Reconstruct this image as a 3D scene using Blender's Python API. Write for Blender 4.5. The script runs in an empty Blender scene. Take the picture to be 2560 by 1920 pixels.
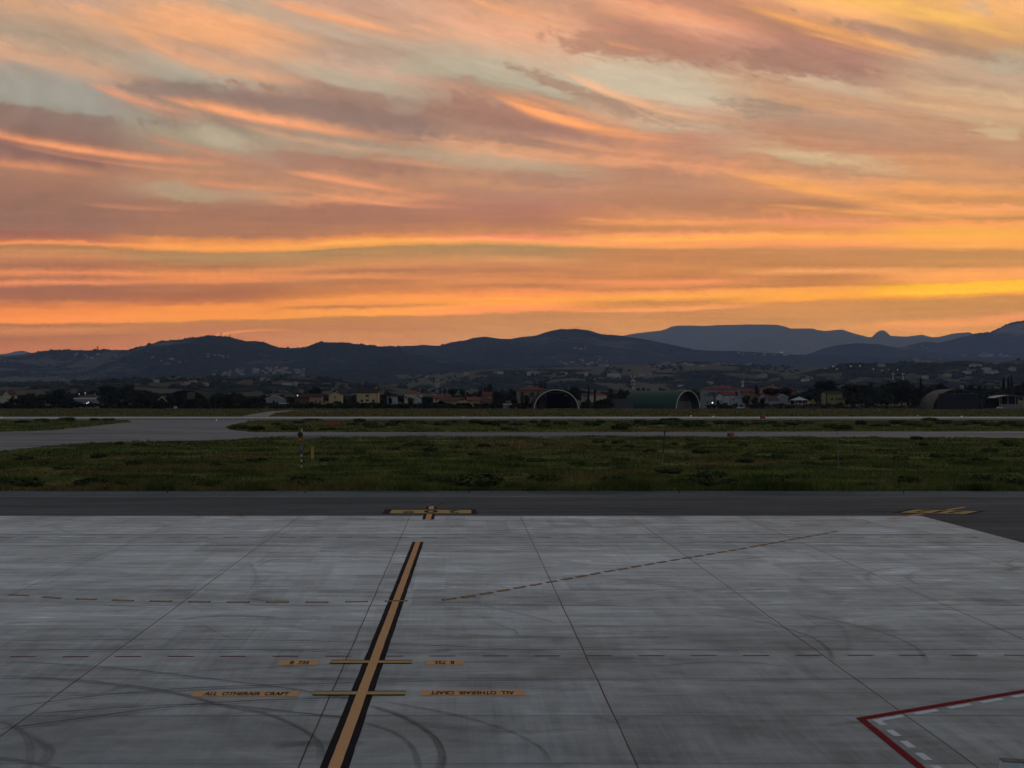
import bpy, math, random
import numpy as np
from mathutils import Vector, Matrix, noise as mnoise
from mathutils.bvhtree import BVHTree
random.seed(7)
RNG = np.random.default_rng(11)
SC = bpy.context.scene
COL = SC.collection
R = math.radians
CAM_H = 10.0          # eye height above the apron, metres
F, PX0, PY0 = 1923.0, 1159.0, 989.0

# ------------------------------------------------------------------ camera
cam = bpy.data.objects.new("camera", bpy.data.cameras.new("camera"))
COL.objects.link(cam)
cam.location = (0, 0, CAM_H)
cam.rotation_euler = (R(90), 0, 0)
cam.data.sensor_fit = 'HORIZONTAL'
cam.data.sensor_width = 36.0
cam.data.lens = F / 2560 * 36.0
cam.data.shift_x = 121 / 2560
cam.data.shift_y = 29 / 2560
cam.data.clip_start = 0.5
cam.data.clip_end = 80000
SC.camera = cam
SC.view_settings.view_transform = 'Standard'
SC.view_settings.look = 'None'
SC.view_settings.gamma = 1
SC.view_settings.exposure = 0
SC.cycles.max_bounces = 5
SC.cycles.diffuse_bounces = 2
SC.cycles.glossy_bounces = 2
SC.cycles.transparent_max_bounces = 12
SC.cycles.volume_bounces = 0
SC.cycles.use_denoising = True
SC.cycles.use_adaptive_sampling = True
SC.cycles.adaptive_threshold = 0.02
SC.cycles.adaptive_min_samples = 12

# ------------------------------------------------------------------ node expression helper
def lin(c):
    return tuple(((v / 255.0) / 12.92 if v / 255.0 <= 0.04045 else ((v / 255.0 + 0.055) / 1.055) ** 2.4) for v in c)

class G:
    """tiny wrapper so that shader maths can be written as expressions"""
    def __init__(s, nt): s.nt = nt
    def new(s, t): return s.nt.nodes.new(t)
    def put(s, sock, v):
        if isinstance(v, E): s.nt.links.new(v.s, sock)
        elif isinstance(v, (tuple, list)) and len(v) == 3 and sock.type == 'RGBA': sock.default_value = (*v, 1)
        else: sock.default_value = v
    def m(s, op, *a, clamp=False):
        n = s.new('ShaderNodeMath'); n.operation = op; n.use_clamp = clamp
        for i, v in enumerate(a): s.put(n.inputs[i], v)
        return E(s, n.outputs[0])
    def ss(s, v, lo, hi):
        n = s.new('ShaderNodeMapRange'); n.interpolation_type = 'SMOOTHSTEP'
        s.put(n.inputs[0], v); s.put(n.inputs[1], lo); s.put(n.inputs[2], hi)
        return E(s, n.outputs[0])
    def mix(s, f, a, b, mode='MIX'):
        n = s.new('ShaderNodeMix'); n.data_type = 'RGBA'; n.blend_type = mode
        s.put(n.inputs[0], f); s.put(n.inputs[6], a); s.put(n.inputs[7], b)
        return E(s, n.outputs[2])
    def vec(s, x, y, z=0.0):
        n = s.new('ShaderNodeCombineXYZ')
        for i, v in enumerate((x, y, z)): s.put(n.inputs[i], v)
        return E(s, n.outputs[0])
    def noise(s, v, scale, detail=4, rough=0.5, dist=0.0):
        n = s.new('ShaderNodeTexNoise')
        s.put(n.inputs['Vector'], v); s.put(n.inputs['Scale'], scale)
        n.inputs['Detail'].default_value = detail; n.inputs['Roughness'].default_value = rough
        n.inputs['Distortion'].default_value = dist
        return E(s, n.outputs[0])
    def white(s, v):
        n = s.new('ShaderNodeTexWhiteNoise'); n.noise_dimensions = '3D'
        s.put(n.inputs['Vector'], v); return E(s, n.outputs[0])
    def ramp(s, v, stops, interp='LINEAR'):
        n = s.new('ShaderNodeValToRGB'); cr = n.color_ramp; cr.interpolation = interp
        while len(cr.elements) > 1: cr.elements.remove(cr.elements[-1])
        cr.elements[0].position = stops[0][0]; cr.elements[0].color = (*stops[0][1], 1)
        for p, c in stops[1:]:
            e = cr.elements.new(p); e.color = (*c, 1)
        s.put(n.inputs[0], v); return E(s, n.outputs[0])
    def sep(s, v):
        n = s.new('ShaderNodeSeparateXYZ'); s.put(n.inputs[0], v)
        return [E(s, o) for o in n.outputs]

class E:
    def __init__(s, g, sock): s.g = g; s.s = sock
    def __add__(s, o): return s.g.m('ADD', s, o)
    __radd__ = __add__
    def __sub__(s, o): return s.g.m('SUBTRACT', s, o)
    def __rsub__(s, o): return s.g.m('SUBTRACT', o, s)
    def __mul__(s, o): return s.g.m('MULTIPLY', s, o)
    __rmul__ = __mul__
    def __truediv__(s, o): return s.g.m('DIVIDE', s, o)
    def __rtruediv__(s, o): return s.g.m('DIVIDE', o, s)

# ------------------------------------------------------------------ world: the sunset sky
SKY_GAIN = 1.0
world = bpy.data.worlds.new("World"); SC.world = world; world.use_nodes = True
nt = world.node_tree; nt.nodes.clear(); g = G(nt)
tc = g.new('ShaderNodeTexCoord'); dirv = E(g, tc.outputs['Generated'])
dx, dy, dz = g.sep(dirv)
ysafe = g.m('MAXIMUM', dy, 0.15)
# sky angles expressed as tangents: cx to the side, cy down from the horizon, in thousandths of the view
cx = (dx / ysafe) * F + PX0
cy = PY0 - (dz / ysafe) * F
# cloud texture: streaky noise, tilted the way the cirrus drifts
tilt = g.ss(cy, 560, 120) * 0.30
along = cx
across = cy - (cx - 1280.0) * tilt
wn1 = g.noise(g.vec(along / 900.0, across / 210.0, 0.3), 1.0, 6, 0.62, 0.6)
wn2 = g.noise(g.vec(along / 170.0, cy / 55.0, 4.1), 1.0, 5, 0.6, 0.4)
upper = g.ss(cy, 640, 420)
wn3 = g.noise(g.vec(cx / 46.0, (cy - (cx - 1280.0) * tilt * 0.6) / 24.0, 6.6), 1.0, 6, 0.68, 0.3)
warp = (wn1 - 0.5) * (upper * 88.0 + 9.0) + (wn2 - 0.5) * (upper * 44.0 + 8.0) + (wn3 - 0.5) * (upper * 28.0 + 15.0)
# landmark drift of the two bright bands across the sky
def fcurve(v, pts, lo, hi):
    n = g.new('ShaderNodeFloatCurve'); c = n.mapping.curves[0]
    P = [((p - lo) / (hi - lo), 0.5 + q / 160.0) for p, q in pts]
    c.points[0].location = P[0]; c.points[1].location = P[-1]
    for q in P[1:-1]: c.points.new(*q)
    n.mapping.update(); g.put(n.inputs[1], (v - lo) / (hi - lo))
    return (E(g, n.outputs[0]) - 0.5) * 160.0
D1 = [(-400, -3), (0, -3), (150, -3), (370, 7), (510, 15), (650, 15), (890, 3), (1100, -3), (1280, -2), (1450, 3), (1660, 5), (2050, 4), (2410, 7), (3000, 4)]
D2 = [(-400, 32), (0, 32), (150, 30), (510, 23), (650, 20), (890, 12), (1100, 9), (1280, 2), (1500, -1), (1660, -5), (1900, -19), (2050, -27), (2410, -40), (2560, -56), (3000, -64)]
def interp(pts, x):
    return float(np.interp(x, [p[0] for p in pts], [p[1] for p in pts]))
def refy(y, px):
    a, b = interp(D1, px), interp(D2, px)
    return y - float(np.interp(y, [430, 615, 780], [0, a, b]))
o1, o2 = fcurve(cx, D1, -400, 3000), fcurve(cx, D2, -400, 3000)
t1 = g.m('MULTIPLY', g.m('SUBTRACT', cy, 430), 1 / 185.0, clamp=True)
t2 = g.m('MULTIPLY', g.m('SUBTRACT', cy, 615), 1 / 165.0, clamp=True)
drift = o1 * t1 * (1.0 - t2) + o2 * t2
cyr = cy - drift + warp
slope = g.ss(cy, 590, 200) * 0.21
COLS = {
 150: "0 200 165 140|25 215 168 132|60 188 158 132|95 178 156 134|120 192 162 137|145 212 168 137|170 205 168 140|188 178 162 146|215 168 160 147|255 163 158 147|273 160 152 136|284 150 126 113|330 150 121 108|350 150 115 103|390 148 112 101|430 172 128 104|470 165 122 100|500 158 118 98|560 155 115 98|578 163 113 93#588 165 112 92|597 185 118 88|606 245 155 90|615 180 130 88|625 195 140 92|640 205 140 95|665 172 116 85|680 230 146 95|693 180 118 85|706 235 148 98|718 165 110 85|745 172 112 82|757 210 130 80|775 240 145 75|803 250 152 78|811 182 122 82|825 205 135 85|840 178 117 82|880 190 120 85",
 510: "0 195 170 145|30 225 172 132|60 240 175 128|100 240 178 130|122 205 162 135|150 212 172 142|172 190 172 150|195 178 168 150|207 168 155 140|218 152 132 119|245 155 130 115|290 168 143 124|312 165 148 127|345 176 160 136|372 172 146 124|395 172 132 110|420 182 138 110|450 190 140 108|470 185 150 122|490 178 146 118|512 168 125 100|540 170 122 98|575 176 126 96#588 190 132 92|605 235 152 86|622 255 170 88|630 225 150 85|634 184 140 95|648 188 145 98|666 180 125 85|685 235 150 90|703 235 148 92|714 185 122 85|745 180 115 80|758 210 130 80|768 252 158 75|797 250 158 75|805 190 130 80|820 190 125 85|870 200 130 92",
 890: "0 205 165 140|25 205 160 135|55 210 168 140|90 195 170 148|110 186 156 134|135 185 158 138|160 205 172 148|190 190 175 152|206 188 170 148|220 172 143 124|245 165 132 115|275 155 128 115|305 160 130 115|335 180 144 120|355 172 148 128|372 180 158 134|390 178 142 118|410 175 130 108|435 188 140 111|480 190 140 108|500 222 154 112|513 175 125 102|550 172 122 98|575 185 128 95#582 195 132 92|592 228 147 88|605 255 180 90|616 232 160 85|621 180 140 95|645 190 140 92|665 212 145 92|680 186 126 88|692 212 143 90|705 190 128 85|730 210 135 80|745 250 160 78|758 240 155 78|766 200 132 80|775 255 165 80|787 255 168 80|794 200 138 85|820 195 132 88|840 205 140 92|870 205 140 100",
 1280: "0 205 160 130|25 220 165 130|45 230 175 140|80 240 180 145|110 215 175 145|135 213 178 150|160 196 180 155|200 190 178 155|214 180 155 132|230 184 143 119|270 180 138 118|300 172 130 112|335 178 138 120|352 182 142 118|370 212 160 125|386 222 168 130|402 195 165 135|425 195 164 135|442 190 150 122|475 202 149 115|490 190 142 115|520 185 130 108|555 185 128 98|578 198 137 95#584 205 140 95|593 240 155 95|603 255 175 95|612 220 158 90|619 176 140 98|635 190 142 95|650 218 154 100|675 195 130 88|705 220 145 88|715 200 132 85|733 252 163 76|752 255 178 62|765 255 168 75|777 252 165 80|785 200 140 88|820 200 140 92|870 210 150 105",
 1660: "0 200 150 122|30 238 170 128|50 238 178 140|66 215 160 130|90 190 145 120|128 190 142 118|152 186 147 124|170 198 172 145|186 208 190 160|212 210 195 165|238 208 190 160|265 205 172 142|282 190 160 130|302 203 178 148|317 195 168 143|336 204 155 125|356 190 145 120|380 200 150 118|400 207 151 116|415 228 164 122|432 190 145 115|470 190 142 110|510 190 140 105|545 212 149 102|560 238 164 100|570 207 146 95#580 243 164 92|590 250 175 88|600 255 192 75|607 250 175 85|617 245 172 85|626 200 142 90|650 200 140 90|675 210 145 88|695 205 140 85|706 248 164 85|722 207 141 85|733 248 168 76|743 255 185 65|756 206 142 82|765 215 150 84|775 250 175 88|782 206 146 88|820 205 148 92|870 210 150 98",
 2050: "0 255 195 115|20 250 190 125|40 232 173 125|60 210 158 120|90 190 145 116|120 185 140 118|155 180 138 118|190 176 147 124|207 202 176 146|222 206 180 148|242 203 165 132|265 213 168 128|286 190 156 128|312 185 152 125|345 195 148 118|372 200 150 116|390 205 172 134|403 216 186 143|417 196 156 119|445 222 163 115|465 232 168 110|485 202 147 105|508 190 140 100|535 215 150 98|555 238 164 95|572 226 156 92#582 240 168 84|592 255 185 75|600 255 180 80|612 248 170 90|626 206 149 95|665 205 145 88|678 245 173 103|690 201 141 85|712 206 141 81|720 252 178 72|735 255 182 60|746 252 178 60|754 214 150 85|800 205 150 92|860 225 160 95",
 2410: "0 248 190 128|25 248 190 124|60 215 168 122|80 193 152 122|120 182 146 121|142 180 158 132|166 190 168 140|200 195 166 136|236 213 183 145|262 213 174 135|290 205 174 135|320 195 155 122|347 200 160 125|380 196 151 115|410 214 160 112|445 210 158 112|475 238 169 101|500 206 151 95|520 250 177 95|540 202 149 90|555 248 173 86|572 252 188 72#580 255 190 68|600 255 185 75|616 250 180 80|628 200 148 90|665 205 150 88|680 245 175 80|690 255 180 80|702 248 175 78|710 255 196 30|732 255 200 20|741 240 172 60|749 206 150 85|790 205 148 88|808 243 167 88|825 215 155 92|860 225 160 95",
}
keys = sorted(COLS)
def parse(t, px):
    out = []
    for s in t.split('|'):
        y, r_, g_, b_ = [float(q) for q in s.split()]
        if r_ >= 238 and 40 < b_ < 96: g_ -= 9 if px > 1000 else 1; b_ += 13 if px > 1000 else 3
        elif px > 1500: g_ -= 4; b_ -= 2
        out.append((refy(y, px), lin((r_, g_, b_))))
    return out
def after(c, x):
    # tie x to the running colour so that the layers are evaluated one after the other
    return x + g.sep(c)[0] * 1e-6
colr = None
for i, k in enumerate(keys):
    top, bot = COLS[k].split('#')
    top, bot = parse(top, k), parse(bot, k)
    cyr_ = cyr if colr is None else after(colr, cyr)
    lookup = cyr_ + (float(k) - cx) * slope
    T = g.ramp(g.m('MULTIPLY', lookup, 1 / 620.0), [(y / 620.0, c) for y, c in top])
    B = g.ramp((lookup - 560.0) / 320.0, [((y - 560) / 320.0, c) for y, c in bot])
    C = g.mix(g.ss(lookup, 572, 586), T, B)
    colr = C if colr is None else g.mix(g.ss(cx, keys[i - 1] + 40.0, k - 40.0), colr, C)
# fibrous brightness variation inside the cloud sheets
fib = g.noise(g.vec(along / 380.0, across / 60.0, 7.7), 1.0, 5, 0.55, 0.5)
fib2 = g.noise(g.vec(cx / 60.0, cy / 24.0, 2.2), 1.0, 4, 0.6, 0.3)
# patches: (px, py, rx, ry, tilt, colour, strength, raggedness)
rag = g.noise(g.vec(cx / 190.0, across / 70.0, 9.1), 1.0, 6, 0.6, 0.5)
PATCH = [
 (90, 225, 220, 38, .05, (167, 160, 148), .7), (560, 345, 90, 26, .25, (186, 172, 146), .75), (450, 478, 120, 22, .18, (178, 156, 128), .6),
 (1020, 262, 60, 26, -.2, (184, 168, 148), .35), (1600, 218, 230, 46, .12, (206, 190, 164), .75), (1640, 316, 70, 12, .08, (198, 178, 152), .7),
 (2010, 398, 90, 12, .12, (212, 184, 146), .65), (2500, 325, 60, 22, .1, (212, 186, 146), .7), (2520, 150, 90, 36, -.1, (186, 172, 146), .7), (860, 380, 110, 16, .1, (178, 160, 136), .5),
 (1120, 170, 130, 26, .05, (190, 178, 154), .6), (2440, 20, 60, 26, 0, (218, 184, 150), .6),
 (1470, 236, 190, 22, .34, (176, 143, 121), .8), (1340, 300, 210, 30, .22, (172, 130, 113), .8), (1560, 112, 170, 36, .1, (188, 142, 118), .8),
 (1990, 158, 220, 36, .08, (174, 132, 113), .85), (1900, 268, 120, 24, .1, (174, 146, 123), .8), (2290, 100, 230, 24, .22, (180, 144, 120), .9),
 (800, 272, 260, 36, .2, (154, 127, 115), .8), (360, 222, 130, 22, .1, (152, 132, 120), .75), (1830, 530, 160, 14, .06, (184, 134, 100), .4), (600, 640, 260, 9, -.02, (184, 146, 100), .4),
 (1330, 450, 190, 20, .08, (184, 138, 116), .6), (2200, 345, 260, 26, .05, (194, 150, 120), .6), (820, 410, 180, 20, .15, (172, 130, 110), .6), (200, 300, 190, 22, .03, (150, 124, 112), .8)]
for px, py, rx, ry, tl, c, st in PATCH:
    cxa = after(colr, cx)
    ux = (cxa - float(px)) / float(rx)
    uy = (cy - float(py) - (cxa - float(px)) * tl) / float(ry)
    d = g.m('SQRT', ux * ux + uy * uy) + (rag - 0.5) * 2.1 + (wn3 - 0.5) * 2.0
    colr = g.mix(g.ss(d, 1.15, 0.55) * st, colr, lin(c))
# bright cirrus streaks: three points, start/end, half width, colour
STREAK = [
 ((-160, 300), (160, 369), (560, 408), 9, (252, 168, 116), 1.0), ((200, 200), (330, 247), (500, 288), 9, (230, 160, 122), .8),
 ((385, 236), (600, 286), (980, 347), 12, (252, 172, 122), 1.0), ((250, 30), (430, 130), (790, 202), 13, (242, 176, 130), .8),
 ((640, -6), (850, 50), (1120, 108), 9, (250, 176, 126), .9), ((1160, -10), (1300, 42), (1430, 78), 9, (250, 180, 130), .8),
 ((1210, 226), (1400, 298), (1700, 352), 14, (255, 172, 112), 1.0), ((1390, 170), (1530, 236), (1800, 302), 9, (245, 190, 146), .9),
 ((1830, 8), (2080, 82), (2370, 150), 10, (255, 182, 105), .95), ((1980, 80), (2080, 98), (2200, 128), 5, (245, 172, 112), .6), ((690, 424), (900, 462), (1120, 498), 8, (242, 162, 116), .8),
 ((1780, 424), (2100, 488), (2600, 542), 10, (255, 178, 98), .7), ((2060, -14), (2330, 40), (2640, 122), 22, (255, 198, 104), .85),
 ((1900, -20), (2100, 20), (2330, 52), 14, (255, 190, 120), .6), ((420, 20), (600, 62), (830, 112), 12, (250, 180, 130), .6), ((1000, 60), (1150, 92), (1300, 118), 10, (245, 182, 140), .5), ((150, 8), (260, 40), (400, 96), 9, (240, 176, 132), .6),
 ((460, 452), (640, 470), (840, 480), 6, (222, 152, 112), .6), ((180, 508), (330, 520), (520, 528), 5, (196, 138, 106), .6), ((760, 478), (980, 512), (1130, 518), 5, (240, 164, 118), .7), ((1400, 540), (1560, 556), (1780, 560), 4, (240, 162, 100), .6), ((1900, 510), (2150, 530), (2420, 548), 5, (250, 176, 96), .6), ((1280, 330), (1500, 372), (1760, 392), 6, (228, 164, 120), .5), ((2150, 232), (2300, 262), (2500, 280), 7, (226, 176, 132), .5), ((1500, 100), (1580, 122), (1640, 128), 4, (226, 158, 116), .7), ((900, 392), (1060, 412), (1290, 444), 6, (222, 158, 118), .5), ((330, 330), (480, 372), (700, 412), 8, (206, 142, 110), .6), ((-60, 404), (120, 421), (290, 440), 10, (222, 150, 110), .8),
 ((1240, 366), (1420, 392), (1700, 424), 9, (232, 168, 124), .7), ((300, 55), (520, 68), (800, 130), 22, (245, 178, 128), .5), ((1450, 20), (1600, 40), (1800, 60), 12, (248, 176, 128), .6),
 ((560, 690), (900, 694), (1200, 700), 5, (240, 152, 95), .5), ((500, 848), (640, 826), (760, 832), 3, (250, 160, 98), .5), ((2150, 812), (2350, 808), (2640, 806), 5, (255, 172, 90), .7)]
rs = random.Random(5)
for p0, p1, p2, w, c, st in STREAK[:14]:                              # thin companion filaments
    dy_, a_ = w * rs.choice((-2.1, 1.9, 2.6)), rs.uniform(.1, .35); L_ = p2[0] - p0[0]
    STREAK.append(((p0[0] + L_ * a_, p0[1] + dy_ + (p1[1] - p0[1]) * a_ * 2), (p1[0] + L_ * .12, p1[1] + dy_ + (p2[1] - p1[1]) * .24), (p2[0] + L_ * .1, p2[1] + dy_ + 6), w * .55, c, st * .26))
for p0, p1, p2, w, c, st in STREAK:
    A = np.polyfit([p0[0], p1[0], p2[0]], [p0[1], p1[1], p2[1]], 2)
    cxa = after(colr, cx)
    yc = (cxa * float(A[0]) + float(A[1])) * cxa + float(A[2])
    L = p2[0] - p0[0]
    lo = g.ss(cxa, p0[0] - L * 0.05, p0[0] + L * 0.25); hi = g.ss(cxa, p2[0] + L * 0.15, p0[0] + L * 0.45)
    q = (cy - yc + (wn1 - 0.5) * float(w) * 1.4 + (wn3 - 0.5) * float(w) * 0.9) / (float(w) * (0.25 + lo * 0.65))
    q = g.m('MAXIMUM', q, q * -0.62)
    f = g.m('EXPONENT', q * q * -1.0)
    colr = g.mix(f * lo * hi * st * (0.55 + 0.45 * g.ss(fib, 0.3, 0.55)), colr, lin(c))
fibl = g.noise(g.vec(cx / 260.0, (cy + (wn2 - 0.5) * 14.0) / 9.0, 8.8), 1.0, 5, 0.62, 0.4)
fib3 = g.noise(g.vec(along / 300.0, across / 11.0, 3.3), 1.0, 5, 0.6, 0.25)
bri = 1.0 + (fib3 - 0.5) * (0.10 + upper * 0.08) + (fibl - 0.5) * (1.0 - upper) * 0.34 + (wn3 - 0.5) * (0.14 + upper * 0.12) + (fib - 0.5) * (upper * 0.16 + 0.22) + (fib2 - 0.5) * 0.10
# vertical fall-streak ripples in the lower left bands
rip = g.noise(g.vec(cx / 9.0, cy / 60.0, 1.0), 1.0, 3, 0.6)
bri = bri + (rip - 0.5) * 0.22 * g.ss(cy, 600, 650) * g.ss(cy, 730, 700) * g.ss(cx, 1300, 300)
colr = g.mix(1.0, colr, g.vec(bri, bri, bri), 'MULTIPLY')
# the glow behind the haze is stronger than it looks through it
HAZE_COL = (0.44, 0.575, 1.0); HAZE_D = 4.7e-5; HAZE_TOP = 1350.0; HAZE_FAR = 17000.0
AIRL = (0.060, 0.066, 0.10)
path = g.m('MINIMUM', (HAZE_TOP - 10.0) / g.m('MAXIMUM', dz, 0.02), HAZE_FAR / g.m('MAXIMUM', dy, 0.3))
TR = g.m('EXPONENT', path * -HAZE_D)
cr_, cg_, cb_ = [g.m('POWER', q, 1.07) for q in g.sep(colr)]
def behind(c, a): return g.m('MAXIMUM', (c - (1.0 - TR) * a) / TR, 0.0)
colr = g.vec(behind(cr_, AIRL[0]), behind(cg_, AIRL[1]), behind(cb_, AIRL[2]))
# the rest of the dusk sky (overhead, to the sides, behind)
sky = g.new('ShaderNodeTexSky'); sky.sky_type = 'NISHITA'; sky.sun_disc = False
sky.sun_elevation = R(1.5); sky.sun_rotation = R(28); sky.air_density = 1.2; sky.dust_density = 2.0
nish = g.mix(1.0, E(g, sky.outputs[0]), (0.10, 0.10, 0.10), 'MULTIPLY')
cz = g.m('MAXIMUM', dz, 0.08)
ov = g.noise(g.vec(dx / cz * 0.8, dy / cz * 0.8, 0.0), 1.4, 6, 0.6, 0.5)
over = g.mix(g.ss(ov, 0.4, 0.62) * 0.8, nish, (0.27, 0.31, 0.34))
east = g.mix(g.ss(dz, 0.0, 0.55), (0.25, 0.27, 0.31), (0.33, 0.385, 0.425))
rest = g.mix(0.72, over, east)
ahead = g.ss(dy, 0.16, 0.45) * g.ss(cy, -620, -60) * g.ss(g.m('ABSOLUTE', cx - 1280.0), 4200.0, 1500.0)
final = g.mix(ahead, rest, colr)
bg = g.new('ShaderNodeBackground'); g.put(bg.inputs[0], final); bg.inputs[1].default_value = SKY_GAIN
out = g.new('ShaderNodeOutputWorld'); nt.links.new(bg.outputs[0], out.inputs[0])
world.cycles.sampling_method = 'MANUAL'; world.cycles.sample_map_resolution = 512

# the last light of a sun already behind the hills
sun = bpy.data.objects.new("sun", bpy.data.lights.new("sun", 'SUN')); COL.objects.link(sun)
sun.data.energy = 0.08; sun.data.angle = R(12); sun.data.color = (1.0, 0.72, 0.5)
sun.rotation_euler = Vector((-math.sin(R(28)), -math.cos(R(28)), -0.03)).to_track_quat('-Z', 'Y').to_euler()

# ------------------------------------------------------------------ materials
MATS = {}
def mat(name, rgb, rough=0.8, spec=0.3, var=0.15, scale=1.0, bump=0.0, metal=0.0, emit=None):
    if name in MATS: return MATS[name]
    m = bpy.data.materials.new(name); m.use_nodes = True; n = m.node_tree; n.nodes.clear(); q = G(n)
    t = q.new('ShaderNodeTexCoord'); P = E(q, t.outputs['Object'])
    b = q.new('ShaderNodeBsdfPrincipled')
    v = q.noise(P, scale, 5, 0.6)
    f = 1.0 + (v - 0.5) * (2 * var)
    c = q.mix(1.0, rgb, q.vec(f, f, f), 'MULTIPLY')
    q.put(b.inputs['Base Color'], c)
    b.inputs['Roughness'].default_value = rough; b.inputs['Specular IOR Level'].default_value = spec
    b.inputs['Metallic'].default_value = metal
    if emit:
        b.inputs['Emission Color'].default_value = (*emit[:3], 1); b.inputs['Emission Strength'].default_value = emit[3]
    if bump:
        bn = q.new('ShaderNodeBump'); bn.inputs['Strength'].default_value = bump
        q.put(bn.inputs['Height'], v); n.links.new(bn.outputs[0], b.inputs['Normal'])
    o = q.new('ShaderNodeOutputMaterial'); n.links.new(b.outputs[0], o.inputs[0])
    MATS[name] = m; return m

def custom(name, fn):
    m = bpy.data.materials.new(name); m.use_nodes = True; n = m.node_tree; n.nodes.clear(); q = G(n)
    b = q.new('ShaderNodeBsdfPrincipled'); o = q.new('ShaderNodeOutputMaterial'); n.links.new(b.outputs[0], o.inputs[0])
    geo = q.new('ShaderNodeNewGeometry'); P = E(q, geo.outputs['Position'])
    fn(q, b, P, n, o); MATS[name] = m; return m

def m_concrete(q, b, P, n, o):
    x, y, z = q.sep(P)
    row = q.m('FLOOR', (y - 61.6) / 3.134)
    slab = q.m('FLOOR', (x - 4.69) / 9.13)
    panel = q.m('FLOOR', (x - 4.69) / 4.565)
    rt = q.white(q.vec(row, 3.0, 0.0)); st = q.white(q.vec(slab, row, 1.0)); pt = q.white(q.vec(panel, row, 5.0))
    st1 = q.noise(q.vec(x * 0.17, y * 1.9, 0.0), 1.0, 8, 0.72, 0.6)
    st2 = q.noise(q.vec(x * 0.35, y * 0.5, 5.0), 1.0, 6, 0.6, 0.6)
    st3 = q.noise(q.vec(x * 2.2, y * 0.22, 9.0), 1.0, 4, 0.6)
    fine = q.noise(P, 14.0, 4, 0.7)
    far = q.ss(y, 19.0, 42.0)  # vignette put into the concrete colour: darker near the camera, paler farther out
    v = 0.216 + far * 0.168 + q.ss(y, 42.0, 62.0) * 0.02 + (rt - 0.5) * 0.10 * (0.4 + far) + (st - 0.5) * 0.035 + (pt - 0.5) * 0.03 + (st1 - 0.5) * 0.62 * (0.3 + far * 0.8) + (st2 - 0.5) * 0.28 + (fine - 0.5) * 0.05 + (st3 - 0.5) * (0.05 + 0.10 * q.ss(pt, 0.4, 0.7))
    blk = q.white(q.vec(q.m('FLOOR', x * 0.62 + y * 0.015), row, 7.0)); bm_ = q.ss(q.noise(q.vec(x * 0.06, y * 0.09, 31.0), 1.0, 3, .5), .42, .6)
    brush = q.noise(q.vec(x * 7.0, y * 0.3, 15.0), 1.0, 4, 0.7)
    v = v + (blk - 0.5) * 0.075 * bm_ * (0.4 + far) + (brush - 0.5) * 0.10 * bm_
    spots = q.ss(q.noise(q.vec(x * 1.6, y * 2.4, 44.0), 1.0, 3, 0.5), 0.74, 0.80)
    v = v * (1.0 - spots * 0.3)
    # worn band of old marking lane and polished wheel lanes
    band = q.ss(y, 52.2, 52.4) * q.ss(y, 55.45, 55.35)
    v = v * (1.0 - band * 0.25)
    dirt = q.ss(q.noise(q.vec(x * 0.25, y * 0.9, 2.0), 1.0, 5, 0.7, 1.0), 0.56, 0.76)
    v = v * (1.0 - dirt * 0.22)
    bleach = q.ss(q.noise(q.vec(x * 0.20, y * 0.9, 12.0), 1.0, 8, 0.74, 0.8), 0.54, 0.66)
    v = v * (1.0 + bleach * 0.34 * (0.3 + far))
    tone = q.noise(q.vec(x * 0.2, y * 0.5, 20.0), 1.0, 4, 0.6)
    c = q.mix(tone, q.vec(v * 0.87, v * 0.96, v * 1.05), q.vec(v * 0.95, v * 0.99, v * 0.98))
    q.put(b.inputs['Base Color'], c)
    q.put(b.inputs['Roughness'], 0.74 + (st1 - 0.5) * 0.2); b.inputs['Specular IOR Level'].default_value = 0.22
    bn = q.new('ShaderNodeBump'); bn.inputs['Strength'].default_value = 0.25; bn.inputs['Distance'].default_value = 0.02
    q.put(bn.inputs['Height'], fine + st3); n.links.new(bn.outputs[0], b.inputs['Normal'])
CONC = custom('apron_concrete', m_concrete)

def asphalt(base, warm, k, spec=0.2, rough=0.8, big=0.0):
    def fn(q, b, P, n, o):
        x, y, z = q.sep(P)
        s1 = q.noise(q.vec(x * 0.05, y * 0.6, k), 1.0, 7, 0.65, 0.6)
        s2 = q.noise(q.vec(x * 0.4, y * 0.8, k + 3), 1.0, 5, 0.6)
        fine = q.noise(P, 9.0, 4, 0.7)
        s0 = q.noise(q.vec(x * 0.012, y * 0.14, k + 9), 1.0, 6, 0.68, 0.8)
        v = base * (1.0 + (s0 - 0.5) * big + (s1 - 0.5) * 1.6 + (s2 - 0.5) * 0.5 + (fine - 0.5) * 0.4)
        q.put(b.inputs['Base Color'], q.vec(v * (1 + warm), v, v * (1 - warm)))
        b.inputs['Roughness'].default_value = rough; b.inputs['Specular IOR Level'].default_value = spec
        bn = q.new('ShaderNodeBump'); bn.inputs['Strength'].default_value = 0.3; bn.inputs['Distance'].default_value = 0.02
        q.put(bn.inputs['Height'], fine); n.links.new(bn.outputs[0], b.inputs['Normal'])
    return fn
ASPH = custom('taxiway_asphalt', asphalt(0.072, -0.09, 0.0, 0.04, 0.9, 1.6))
ASPH2 = custom('service_asphalt', asphalt(0.072, -0.07, 4.0, 0.04, 0.9, 1.0))
ASPHL = custom('pale_asphalt', asphalt(0.135, -0.09, 8.0, 0.10, 0.8, 2.2))
ASPHR = custom('runway_asphalt', asphalt(0.30, -0.10, 12.0, 0.15, 0.75, 1.2))
SHOUL = custom('shoulder_asphalt', asphalt(0.098, -0.10, 16.0, 0.04, 0.9, 1.0))

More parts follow.
